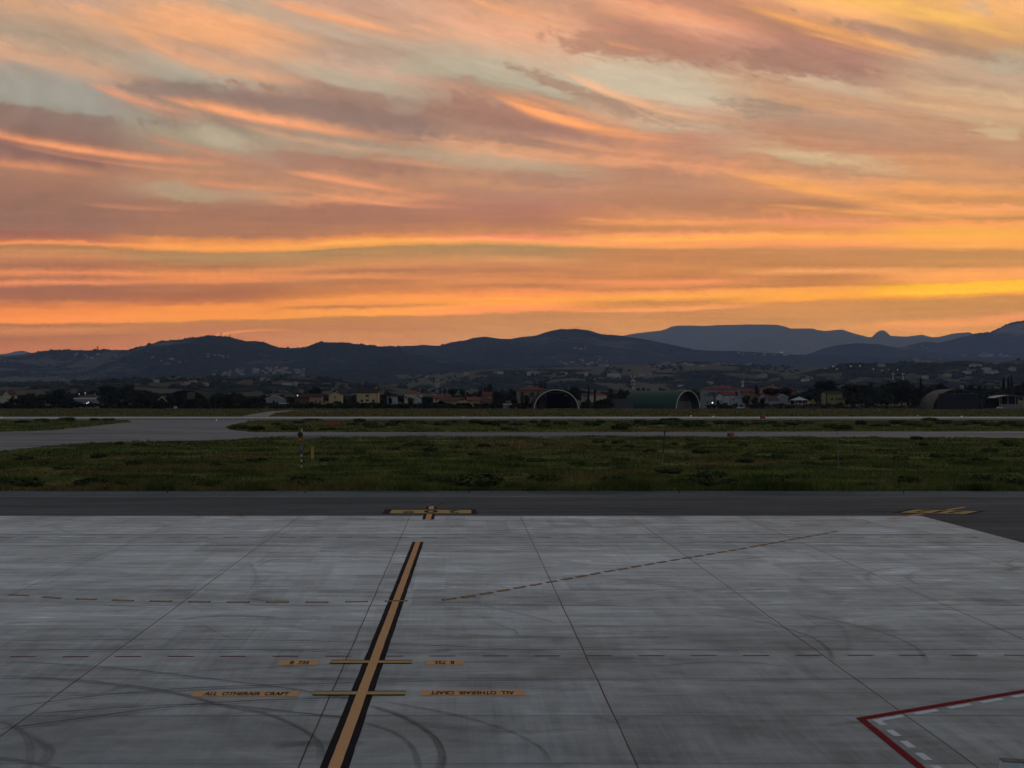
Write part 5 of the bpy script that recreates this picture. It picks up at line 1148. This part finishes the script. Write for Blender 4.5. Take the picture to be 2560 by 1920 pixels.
cluster(22, 2400, 2530, 885, 893, 2.0, 'tiny pale house below the rocky mountain on the right', 'houses below the rocky mountain')
cluster(12, 2290, 2370, 902, 909, 1.2, 'tiny house behind the tree line right of centre', 'houses behind the right tree line')
cluster(14, 1830, 1970, 881, 889, 2.0, 'tiny house on the far valley edge below the flat mountain', 'houses on the far valley edge')
cluster(18, 1640, 1930, 909, 917, 1.3, 'pale house on the crest of the middle foothill', 'houses on the middle foothill crest')
cluster(8, 2230, 2320, 862, 872, 1.6, 'tiny house in the quarry hollow of the right mountain', 'houses by the quarry hollow')
cluster(8, 115, 270, 884, 896, 1.3, 'tiny pale house high on the left slope', 'houses high on the left slope')
cluster(8, 360, 470, 876, 914, 1.3, 'tiny pale house scattered on the left ridge flank', 'houses on the left ridge flank')
cluster(8, 515, 580, 880, 895, 1.3, 'tiny pale house below the ridge antennas', 'houses below the ridge antennas')
for px, py, k, sc, lb in [(479, 961, 1, 1.2, 'bright cream house in the hamlet on the left foothill'), (467, 966, 4, 1.1, 'cream hamlet house with tall gable on the left foothill'), (470, 952, 2, .9, 'narrow yellowish hamlet house above the others'), (449, 965, 0, .9, 'pinkish hamlet house left of the tall gable'), (510, 965, 1, 1.0, 'red roofed farmhouse right of the left hamlet'), (385, 955, 3, 1.0, 'long white farm building left of the hamlet'),
    (657, 951, 1, 1.1, 'pale farmhouse under the ridge village left of the woods'), (672, 952, 0, .9, 'smaller pale building beside the farmhouse under the ridge village'), (718, 963, 3, 1.2, 'pinkish low farm above the brick house'), (732, 963, 1, 1.1, 'pink farmhouse end at the low farm above the brick house'), (25, 955, 0, .8, 'dim house on the far left knoll'), (158, 952, 2, .8, 'dim house on the left field knoll'),
    (288, 949, 1, 1.0, 'white house at the wooded left foothill top'), (145, 955, 5, .9, 'small pale house beside the lit lamp'), (1065, 944, 5, 1.3, 'single white house above the lattice mast'), (1165, 938, 4, 1.3, 'upper white house on the mid slope'), (1170, 937, 1, 1.4, 'pale hillside villa with brown roof on the mid slope'), (1245, 935, 3, 1.7, 'long ochre farmhouse on the mid slope'),
    (1335, 937, 3, 2.2, 'long pale farm complex on the central foothill'), (1346, 939, 1, 1.4, 'pale barn right of the long farm complex'), (1407, 937, 3, 1.6, 'white farmhouse above the open shelter'), (1445, 936, 0, 1.2, 'white house left of the bright pasture'), (1457, 938, 3, 1.5, 'bright pale strip barn on the foothill'), (1533, 942, 3, 2.2, 'long white low farm left of the second mast'),
    (1608, 941, 1, 1.7, 'pinkish farmhouse right of the second mast'), (1624, 936, 0, 1.3, 'white roofed house above the green shelter'), (1635, 925, 5, 1.5, 'white house high above the green shelter'), (1702, 966, 3, .9, 'pale villa just behind the green shelter'), (1778, 961, 1, 1.4, 'pale villa above the apartment block'), (1897, 943, 1, 1.3, 'brownish house above the small round tree'),
    (1911, 944, 4, 1.5, 'white house right of the brownish hillside house'), (2022, 950, 1, 1.5, 'ochre farmhouse behind the umbrella pines'), (2015, 953, 3, 1.2, 'white low barn by the ochre farmhouse'), (2320, 947, 3, 1.3, 'white pink house above the dark conifer'), (2368, 942, 1, 1.5, 'cream hillside house above the camouflaged shelter'), (2423, 936, 3, 1.6, 'white hillside house right of the cream one'),
    (2478, 936, 3, 1.8, 'wide white house left of the poplars'), (2441, 918, 3, 1.6, 'pale greenhouse-like house on the right slope'), (2470, 926, 3, 1.4, 'bright warm-lit house on the right slope'), (2490, 914, 1, 1.4, 'small pale house high on the right slope'), (2533, 928, 4, 1.2, 'white house near the right edge of the slope'), (2205, 917, 1, 1.4, 'house among the lit lamps on the right foothill')]:
    farhouse(px, py, k, sc, lb, None)

# ------------------------------------------------------------------ lit lamps
LAMPM = mat('lamp_glow', (.8, .7, .5), .5, .2, 0, emit=(1.0, .78, .45, 2.5)); LAMPW = mat('lamp_glow_white', (.8, .8, .8), .5, .2, 0, emit=(1.0, .92, .78, 1.8)); LAMPG = mat('lamp_glow_green', (.7, .8, .7), .5, .2, 0, emit=(.8, 1.0, .6, 6))
def lamp(px, py, r_, m, label, Y=None, group=None, post=True):
    if Y is None:
        h = hit(px, py)
        if h is None: return
        p = h[0]; zb = p.z; zt = p.z + 5
    else:
        p = Vector((wx(px, Y), Y, 0)); zt = wz(py, Y); zb = 0 if zt > 0 else zt - .3
    t = empty('lit_lamp', (p.x, p.y, zb), label, 'lamp', group)
    b = MB(); b.tube((0, 0, 0), (0, 0, zt - zb), max(.06, r_ * .15), n=6); b.build('post', POLE, t)
    b = MB(); b.sphere((0, 0, zt - zb), r_ * .62); b.build('bulb', m, t)
for i, (px, py) in enumerate([(2069, 924), (2083, 919), (2112, 921), (2127, 919), (2150, 918), (2184, 926), (2205, 930), (2222, 927), (2244, 928), (2062, 924), (2092, 926)]): lamp(px, py, 1.1 if i not in (1, 8) else 1.5, LAMPM, 'tiny lit lamp among the trees on the right foothill', group='lamps on the right foothill')
lamp(2253, 893, 3.2, LAMPW, 'brightest lamp on the slope of the right mountain foot'); lamp(2265, 886, 2.2, LAMPM, 'dimmer lamp just above the brightest mountain foot lamp')
for px, s in ((1958, 3.0), (1952, 2.0), (1965, 1.8), (1948, 1.6)): lamp(px, 881, s, LAMPG, 'greenish lamp in the row on the far valley edge', group='lamps on the far valley edge')
lamp(324, 886, 1.9, LAMPW, 'lone white lamp high on the left hillside'); lamp(197, 951, .9, LAMPW, 'white lamp on the low left rise'); lamp(2535, 922, 1.4, LAMPM, 'warm lamp near the right edge of the slope'); lamp(2469, 925, 1.6, LAMPM, 'warm lamp at the bright house on the right slope')
lamp(973, 1021, .75, LAMPW, 'bright white lamp standing at the field edge right of the tall yellow house', 588); lamp(1781, 1007, .8, LAMPM, 'bright warm lamp low beside the green shelter', 590); lamp(744, 989, .55, LAMPM, 'lamp at the corner of the brick wing', 606)
lamp(198, 985, .35, LAMPW, 'left roof lamp of the wide white villa', 610); lamp(213, 982, .35, LAMPW, 'upper roof lamp of the wide white villa', 611); lamp(217, 1008, .55, LAMPW, 'left of two bright lamps below the villa porch', 604); lamp(221, 1006, .5, LAMPW, 'right of two bright lamps below the villa porch', 604.5); lamp(929, 1017, .4, LAMPW, 'dim lamp in the hedge below the tall yellow house', 586)
for px, py in ((140, 1019), (274, 1019), (377, 1019.5), (501, 1019.5), (646, 1019), (1239, 1016), (1461, 1021)): lamp(px, py, .3, TRIM, 'white topped marker post along the far field edge', gy(1023.5), 'marker posts along the far field edge')
for px, py in ((1158, 1041.5), (1727, 1040), (1783, 1041), (2294, 1039), (2404, 1041), (4, 1044), (541, 1050)): lamp(px, py, .18, LAMPW, 'low runway edge light on a short stem', gy(py + 3), 'runway edge lights')

# ------------------------------------------------------------------ airfield signs, signal and poles
ORNG = mat('orange_sign', (.34, .075, .02), .7, .3, .2, 2); DRED = mat('dark_red_sign', (.13, .012, .018), .7, .3, .15); BOXB = mat('sign_box', (.03, .03, .03), .7, .3, .1)
def box_sign(name, label, x0, x1, pt, pb, face, depth=.35, rz=0, legs=2):
    Y = gy(pb); t = empty(name, (wx((x0 + x1) / 2, Y), Y, 0), label, 'sign', rz=R(rz)); w = (x1 - x0) / F * Y; h = wz(pt, Y)
    b = MB(); b.box(-w / 2, w / 2, 0, depth, .12, h); b.build('cabinet', BOXB, t)
    b = MB(); b.box(-w / 2 + .05, w / 2 - .05, -.03, -.002, .16, h - .04); b.build('face_panel', face, t)
    for k in range(legs):
        b = MB(); x = -w / 2 + w * (k + .5) / legs; b.box(x - .05, x + .05, depth / 2 - .05, depth / 2 + .05, 0, .12); b.build('leg', BOXB, t)
    return t, w, h
box_sign('airfield_sign', 'long low orange sign board in the grass before the runway', 815.5, 851, 1052.5, 1061.5, ORNG, legs=5)
t, w, h = box_sign('airfield_sign', 'small dark red sign with pale ring in the middle grass strip', 762, 776, 1063.5, 1072.5, DRED)
b = MB(); n = 24
for k in range(n // 2 + 1):
    a0, a1 = math.pi * k / (n / 2) - .0, math.pi * (k + 1) / (n / 2)
    if k == n // 2: continue
    b.face([(.34 * math.cos(a0), -.05, .45 + .34 * math.sin(a0)), (.34 * math.cos(a1), -.05, .45 + .34 * math.sin(a1)), (.25 * math.cos(a1), -.05, .45 + .25 * math.sin(a1)), (.25 * math.cos(a0), -.05, .45 + .25 * math.sin(a0))])
b.box(-.2, .2, -.055, -.04, .36, .48); b.build('ring_symbol', mat('sign_pink', (.35, .14, .14), .7, .3, .1), t)
box_sign('airfield_sign', 'orange square sign with black side beside the runway', 1903, 1914, 1039, 1047.5, ORNG, .9, 14)
box_sign('airfield_sign', 'orange square sign with black side on the near edge of the taxiway', 1821.5, 1836, 1082.5, 1093, ORNG, .7, 14)
box_sign('marker_board', 'small white cabinet at the far field edge before the overgrown shelter', 434, 443, 1015.5, 1022, WHITEW, 1.0)
box_sign('marker_board', 'small dark box in the tan grass right of the white cabinet', 517, 527, 1021, 1025, BOXB, 1.0)
box_sign('marker_board', 'little white board on a leg near the field edge lamp', 1077, 1082, 1015.5, 1020, WHITEW, .1, legs=1)
# signal pole
Y = gy(1168.3); t = empty('signal_pole', (wx(753.5, Y), Y, 0), 'striped signal pole with black and amber round lamps', 'signal')
z = lambda py: wz(py, Y)
prs = [(1169, 1162, WHT), (1162, 1155, RED), (1155, 1148.5, WHT), (1148.5, 1142, RED), (1142, 1135, WHT), (1135, 1110, RED), (1110, 1108.5, WHT), (1108.5, 1080, RED)]
for a, c, m_ in prs:
    b = MB(); b.tube((0, 0, z(a)), (0, 0, z(c)), .085, n=12); b.build('pole_section', m_, t)
b = MB(); b.box(-.05, .19, -.14, -.03, z(1131), z(1111.5)); b.build('blue_plate', mat('blue_plate', (.02, .055, .16), .5, .4, .2, 2), t)
b = MB(); b.box(.02, .06, -.155, -.142, z(1124), z(1113)); b.build('plate_stripe', WHT, t)
for py, r_, m_, cxx in ((1086.3, .37, BLK, -.08), (1097.8, .32, BLK, -.09)):
    b = MB(); b.tube((cxx, -.06, z(py)), (cxx, -.42, z(py)), r_ * .82, r_, 20); hd = b.build('lamp_housing', m_, t)
    if py > 1090: b = MB(); b.tube((cxx, -.425, z(py)), (cxx, -.44, z(py)), r_ * .78, n=20); b.build('lens', mat('amber_lens', (.42, .14, .02), .4, .5, .1), hd)
    else: b = MB(); b.tube((cxx, -.425, z(py)), (cxx, -.44, z(py)), r_ * .8, n=20); b.build('lens', mat('unlit_lens', (.008, .008, .008), .4, .5, .1), hd)
b = MB(); b.box(.05, .17, -.08, .1, z(1104), z(1080)); b.build('bracket', mat('tan_bracket', (.30, .16, .09), .7, .3, .1), t)
b = MB(); b.tube((.07, 0, z(1082)), (.05, 0, z(1071.5)), .15, .09, 10); b.build('beacon', mat('pale_beacon', (.42, .27, .20), .6, .3, .2), t)
t = empty('stand_id_sign', (wx(781.3, Y), Y, 0), 'narrow yellow sign on two grey posts right of the signal pole', 'sign')
b = MB(); b.box(-.185, .185, -.04, .04, z(1146.3), z(1117)); bd = b.build('sign_board', mat('yellow_board', (.50, .30, .06), .6, .3, .1), t)
b = MB(); b.box(-.22, -.187, -.05, .05, z(1146.3), z(1117)); b.box(.187, .22, -.05, .05, z(1146.3), z(1117)); b.build('board_edge', mat('brown_edge', (.08, .02, .01), .7, .2, .1), t)
zz = z(1122.3)
for ch, s_, dzz in (('B', .24, 0), ('4', .13, -.36), ('-', .14, -.62), ('4', .14, -.9), ('0', .15, -1.18)):
    o = text(ch, mat('brown_letter', (.05, .012, .006), .7, .2, .1), -s_ * .42, s_ * .42, 0, 0, 0, name='lettering'); me = o.data
    co = np.array([v.co[:] for v in me.vertices]); k = co[:, 0]; me2 = bpy.data.curves.new('t', 'FONT'); me2.body = ch
    tmp = bpy.data.objects.new('t', me2); COL.objects.link(tmp); bpy.context.view_layer.update(); m3 = bpy.data.meshes.new_from_object(tmp); COL.objects.unlink(tmp); bpy.data.objects.remove(tmp)
    c3 = np.array([v.co[:] for v in m3.vertices]); lo, hi = c3.min(0), c3.max(0)
    for v in m3.vertices: v.co = ((v.co.x - (lo[0] + hi[0]) / 2) * s_ * 1.1, -.046, zz + dzz + (v.co.y - (lo[1] + hi[1]) / 2) * s_ * 1.3)
    m3.materials.clear(); m3.materials.append(MATS['brown_letter']); o.data = m3; o.parent = bd
    if 'kind' in o: del o['kind']
GALV = mat('galvanised', (.16, .165, .17), .6, .4, .1)
for x in (-.13, .13):
    b = MB(); b.tube((x, 0, 0), (x, 0, z(1146.3)), .035, n=8); b.build('post', GALV, t)
def thin_pole(px0, py0, px1, py1, label, top):
    Y = gy(py0); t = empty('slim_pole', (wx(px0, Y), Y, 0), label, 'pole'); H = wz(py1, Y); dx_ = wx(px1, Y) - wx(px0, Y)
    b = MB(); b.tube((0, 0, 0), (dx_ * .4, 0, H * .4), .05, .045, 8); b.build('lower_tube', GALV, t)
    b = MB(); b.tube((dx_ * .4, 0, H * .4), (dx_, 0, H), .075 if top else .045, .07 if top else .04, 8); b.build('upper_tube', BOXB if top else GALV, t)
    b = MB(); b.box(dx_ - .18, dx_ + .18, -.05, .05, H, H + .12); b.build('cap', BOXB if top else BARK, t)
thin_pole(1655.5, 1170, 1661.5, 1081, 'slim leaning pole with black upper half in the near grass', True); thin_pole(2097, 1174, 2092.5, 1076, 'thin grey pole with small crossbar in the near grass', False)
for px in (419, 763, 1172, 1698, 2259): 
    Y = gy(1233.5); t = empty('edge_marker', (wx(px, Y), Y, 0), 'short dark taxiway edge marker at the grass border', 'marker', 'edge markers at the grass border')
    b = MB(); b.tube((0, 0, 0), (0, 0, .32), .05, .035, 8); b.build('stem', BOXB, t); b = MB(); b.sphere((0, 0, .36), .07); b.build('cap', ORNG if px == 419 else BOXB, t)

# red and white barrier at the lower right
def m_bar(q, b, P, n, o):
    tc = q.new('ShaderNodeTexCoord'); P2 = E(q, tc.outputs['Object']); x, y, z_ = q.sep(P2); v = q.noise(P2, 5.0, 5, .7)
    s = q.ss(q.m('FRACT', (x - z_ * .12 + .1) / 1.16), .49, .51)
    c = q.mix(s, (.42, .44, .47), (.20, .018, .02)); f = .5 + v * .9
    q.put(b.inputs['Base Color'], q.mix(1.0, c, q.vec(f, f, f), 'MULTIPLY')); b.inputs['Roughness'].default_value = .7
t = empty('striped_barrier', (13.52, 19.15, 0), 'red and white striped concrete barrier at the lower right corner', 'barrier', rz=R(-8))
b = MB(); M = Matrix(((0, 1, 0, 0), (1, 0, 0, 0), (0, 0, 1, 0), (0, 0, 0, 1)))
b.prism([(0, .06), (.5, .06), (.5, .16), (.38, .3), (.34, .8), (.16, .8), (.12, .3), (0, .16)], 0, 3.4, M); b.build('block', custom('barrier_paint', m_bar), t)
b = MB(); b.box(.0, 3.4, .155, .345, .803, .83); b.build('top_rail', mat('grimy_top', (.12, .12, .11), .9, .1, .4, 4), t)
for x in (.3, 2.8):
    b = MB(); b.box(x, x + .4, .02, .48, 0, .058); b.build('foot', BOXB, t)

# ------------------------------------------------------------------ parked cars and fence at the far field edge
def car(px, Y, label, paint, rz=0, L=4.3):
    t = empty('parked_car', (wx(px, Y), Y, 0), label, 'car', rz=R(rz)); h = L / 2
    M = Matrix(((1, 0, 0, 0), (0, 1, 0, -.85), (0, 0, 1, 0), (0, 0, 0, 1)))
    b = MB(); b.prism([(-h, .35), (h, .35), (h, .8), (h * .9, .95), (h * .45, 1.0), (-h * .8, 1.05), (-h, .9)], 0, 1.7, M); b.build('body', paint, t)
    b = MB(); b.prism([(-h * .75, 1.04), (h * .5, 1.0), (h * .2, 1.45), (-h * .55, 1.48)], .08, 1.62, M); c = b.build('cabin', paint, t)
    b = MB(); b.prism([(-h * .62, 1.08), (h * .38, 1.05), (h * .17, 1.38), (-h * .5, 1.4)], .04, .075, M); b.build('side_window', DARK, c)
    for x in (-h * .62, h * .62):
        for y in (-.85, .65):
            b = MB(); b.tube((x, y, .33), (x, y + .2, .33), .33, n=14); wv = b.build('wheel', BLK, t); b = MB(); b.tube((x, y - .01, .33), (x, y + .21, .33), .18, n=10); b.build('rim', GALV, wv)
WP, DP = mat('white_car_paint', (.55, .56, .58), .3, .5, .05), mat('dark_car_paint', (.03, .035, .04), .3, .5, .05)
car(1852, 592, 'white parked car below the white workshop', WP); car(1896, 586, 'dark parked car in the grass right of the workshop', DP); car(1295, 588, 'white parked car under trees left of the open shelter', WP, 10)
car(2500, 584, 'pale parked car left of the open shed wall', WP, -6); car(2262, 590, 'dark parked car along the fence by the largest tree', DP)
t = empty('perimeter_fence', (0, 586, 0), 'low grey perimeter fence below the umbrella pines', 'fence')
FP = mat('fence_panel', (.05, .05, .052), .9, .1, .3, .5); xa, xb = wx(1872, 586), wx(2296, 586)
b = MB(); b.box(xa, xb, 0, .06, .2, 2.0); b.build('fence_panels', FP, t)
for k in range(30):
    b = MB(); x = xa + (xb - xa) * k / 29; b.box(x - .07, x + .07, -.1, -.003, 0, 2.25); b.build('post', GREYW, t)
for px, top in ((2056, 984), (1918, 985), (1936, 988), (1968, 990), (1900, 985)):
    Y = 594; b = MB(); b.tube((0, 0, 0), (0, 0, wz(top, Y)), .11, .08, 8); t = empty('utility_pole', (wx(px, Y), Y, 0), 'thin grey utility pole among the village houses right of centre', 'pole', 'utility poles in the village'); b.build('pole', GREYW, t)
    b = MB(); b.box(-.7, .7, -.08, .08, wz(top, Y) - .6, wz(top, Y) - .45); b.build('crossarm', GREYW, t)

# ------------------------------------------------------------------ bushes in the grass, and the grass itself
def inpoly(x, y, P):
    r_ = np.zeros(len(x), bool); j = len(P) - 1
    for i in range(len(P)):
        xi, yi = P[i]; xj, yj = P[j]
        c = ((yi > y) != (yj > y)) & (x < (xj - xi) * (y - yi) / (yj - yi + 1e-12) + xi); r_ ^= c; j = i
    return r_
TXP = [gp(*p)[:2] for p in TX_T] + [gp(*p)[:2] for p in reversed(TX_B)]
def free(x, y):
    f = ~inpoly(x, y, LINK) & ~inpoly(x, y, TXP) & ~inpoly(x, y, TRACK) & ~((y > 310) & (y < 371))
    return f & (y > YG + .15)
def bush_proto(seed, r_, h):
    lobes = [(0, 0, h * .3, r_ * .8, r_ * .7, h * .6)] + [(random.Random(seed + i).uniform(-.7, .7) * r_, random.Random(seed * 7 + i).uniform(-.5, .5) * r_, h * .3, r_ * .45, r_ * .4, h * .5) for i in range(5)]
    t = empty('grass_bush', (0, -500, 0), 'low rounded dark bush growing in the airfield grass', 'bush', 'low bushes in the airfield grass')
    add(crown(lobes, 420, .16, LEAFH, 'foliage', seed), 'foliage', t)
    b = MB()
    for a in range(4): b.tube((0, 0, -.1), (math.cos(a * 1.6) * r_ * .4, math.sin(a * 1.6) * r_ * .4, h * .5), .03, .015, 5)
    b.build('stems', BARK, t); return t
BP = [bush_proto(i * 11 + 3, 1.0, .8) for i in range(4)]; bused = set(); nb = 0
def bush(px, py, r_, h, grp=None):
    global nb
    Y = gy(py); x = wx(px, Y)
    if not free(np.array([x]), np.array([Y]))[0]: return
    i = nb % 4; nb += 1; t = BP[i] if i not in bused else copy_tree(BP[i]); bused.add(i)
    t.location = (x, Y, 0); t.rotation_euler = (0, 0, random.uniform(0, 6.28)); t.scale = (r_, r_, h)
for px, py in [(1240, 1063), (1293, 1062), (1190, 1056), (1215, 1060), (1130, 1056), (1110, 1058), (1335, 1056), (1365, 1056), (1360, 1066), (1400, 1061), (1420, 1048.6), (1430, 1048.8), (1466, 1048.4), (1480, 1062), (1500, 1056), (1275, 1073), (1250, 1057), (1055, 1058), (1020, 1058), (990, 1056), (1100, 1062), (820, 1073), (690, 1062), (722, 1073), (745, 1057), (780, 1050), (850, 1049), (900, 1054), (925, 1065), (880, 1062), (935, 1068), (980, 1063),
               (1550, 1058), (1575, 1062), (1600, 1057), (1615, 1061), (1550, 1072), (1660, 1050.5), (1683, 1049.6), (1560, 1066), (1640, 1060), (1680, 1063), (1720, 1065), (1700, 1058), (1690, 1060), (1740, 1059), (1760, 1064), (1800, 1058), (1838, 1060), (1855, 1064), (1900, 1060), (1930, 1057), (1950, 1066), (1980, 1062), (2010, 1058), (2075, 1068), (2108, 1072), (2135, 1048.6), (2170, 1048.4), (2150, 1060), (2200, 1064), (2240, 1058), (2270, 1062), (2310, 1066), (2325, 1050.5), (2360, 1058), (2400, 1062), (2440, 1058), (2480, 1064), (2520, 1060), (2545, 1066), (640, 1074), (600, 1071), (105, 1052), (60, 1055), (165, 1050), (235, 1050), (270, 1050)]:
    bush(px, py + 1.5, random.uniform(2.0, 3.8), random.uniform(1.1, 2.1))
for px, py in [(1495, 1105), (1075, 1113), (1035, 1115), (1190, 1136), (1140, 1118), (1210, 1115), (1258, 1112), (1370, 1112), (1078, 1126), (1520, 1119), (1545, 1107), (1570, 1118), (1630, 1130), (1685, 1110), (1722, 1100), (1735, 1111), (1750, 1130), (1775, 1130), (1812, 1130), (1857, 1113), (1875, 1142), (1905, 1146), (1945, 1144), (1970, 1146), (1865, 1154), (2070, 1148), (2100, 1148), (2155, 1150), (2205, 1127), (2310, 1112), (2290, 1097), (2325, 1099), (2350, 1143), (2395, 1142), (2475, 1130), (2515, 1106), (2527, 1114), (1080, 1136), (1280, 1150), (1340, 1150), (1670, 1180), (1780, 1190), (900, 1132), (980, 1122), (640, 1150), (540, 1165), (440, 1105), (350, 1112), (300, 1110), (245, 1142), (100, 1160), (60, 1150), (160, 1170), (330, 1165), (390, 1180), (820, 1150), (1440, 1160), (1560, 1170), (1550, 1150), (2020, 1160), (2250, 1150), (2450, 1150)]:
    bush(px, py + 2, random.uniform(1.1, 2.1), random.uniform(.6, 1.15))
for px, py, r_, h in [(40, 1220, 2.2, 1.1), (230, 1215, 1.8, 1.0), (280, 1222, 1.6, .8), (420, 1222, 1.5, .8), (520, 1220, 1.4, .8), (640, 1221, 1.2, .7), (760, 1216, 2.4, 1.1), (1190, 1216, 3.0, 1.5), (1100, 1208, 1.6, .7), (1360, 1205, 2.0, .9), (1545, 1218, 2.4, 1.2), (1790, 1216, 2.6, 1.2), (1930, 1214, 2.0, 1.1), (1720, 1215, 1.5, .9), (2270, 1208, 1.3, .9), (2460, 1206, 2.0, 1.0), (2540, 1216, 1.6, .9), (1980, 1220, 1.4, .7)]:
    bush(px, py, r_ * 1.15, h * 1.25)

def tufts(name, x0, x1, y0, y1, n, h, w, blades, seed, label, edge=None):
    rg = np.random.default_rng(seed)
    y = y0 + (y1 - y0) * rg.random(n); u = rg.random(n); x = (x0 + (x1 - x0) * u) / F * y
    k = free(x, y); x, y = x[k], y[k]; n = len(x)
    nz = np.array([mnoise.noise(Vector((a * .12, b_ * .12, 1))) + .6 * mnoise.noise(Vector((a * .45, b_ * .45, 7))) for a, b_ in zip(x, y)])
    k = nz + rg.random(n) * .9 > .1; x, y, nz = x[k], y[k], nz[k]; n = len(x)
    hh = h * (.55 + np.clip(nz + .25, 0, 1) * 1.5) * rg.uniform(.6, 1.3, n)
    if edge: hh *= 1 + edge * np.exp(-(y - YG) / 2.0)
    V = np.zeros((n, blades, 3, 3))
    for b_ in range(blades):
        a = rg.uniform(0, 6.283, n); r_ = rg.uniform(0, 1, n) * w * 3; bx, by = x + np.cos(a) * r_, y + np.sin(a) * r_
        t = rg.uniform(-1, 1, n); ww = w * rg.uniform(.5, 1.3, n); ln = rg.uniform(-.6, .6, n) * hh
        V[:, b_, 0] = np.stack([bx - ww * np.cos(t), by - ww * np.sin(t), -.03 * np.ones(n)], 1)
        V[:, b_, 1] = np.stack([bx + ww * np.cos(t), by + ww * np.sin(t), -.03 * np.ones(n)], 1)
        V[:, b_, 2] = np.stack([bx + ln, by + rg.uniform(-.4, .4, n) * hh, hh * rg.uniform(.6, 1.1, n)], 1)
    V = V.reshape(-1, 3)
    o = bpy.data.objects.new(name, np_mesh(name, V, np.arange(len(V)).reshape(-1, 3), GRASS, 3)); COL.objects.link(o)
    tag(o, label, 'grass', kind='stuff')
XL, XR = -1750, 2000
tufts('grass', XL, XR, YG, 120, 88000, .36, .06, 3, 1, 'uneven green and brown grass between the taxilane and the far taxiway', edge=1.0)
tufts('grass', XL, XR, 120, 196, 68000, .34, .09, 3, 2, 'grass in the farther half of the wide near strip')
tufts('grass', XL, XR, YG, 84, 21000, .5, .05, 4, 5, 'tall rank weeds along the border of the taxilane', edge=.6)
tufts('grass', XL, XR, YG - .1, 81.6, 12000, .62, .045, 4, 9, 'ragged fringe of weeds overhanging the taxilane shoulder')
tufts('grass', XL, XR, 195, 312, 54000, .34, .16, 3, 3, 'grass in the middle strip before the runway')
tufts('grass', XL, XR, 371, 586, 47000, .5, .32, 2, 4, 'tan and green grass beyond the runway')
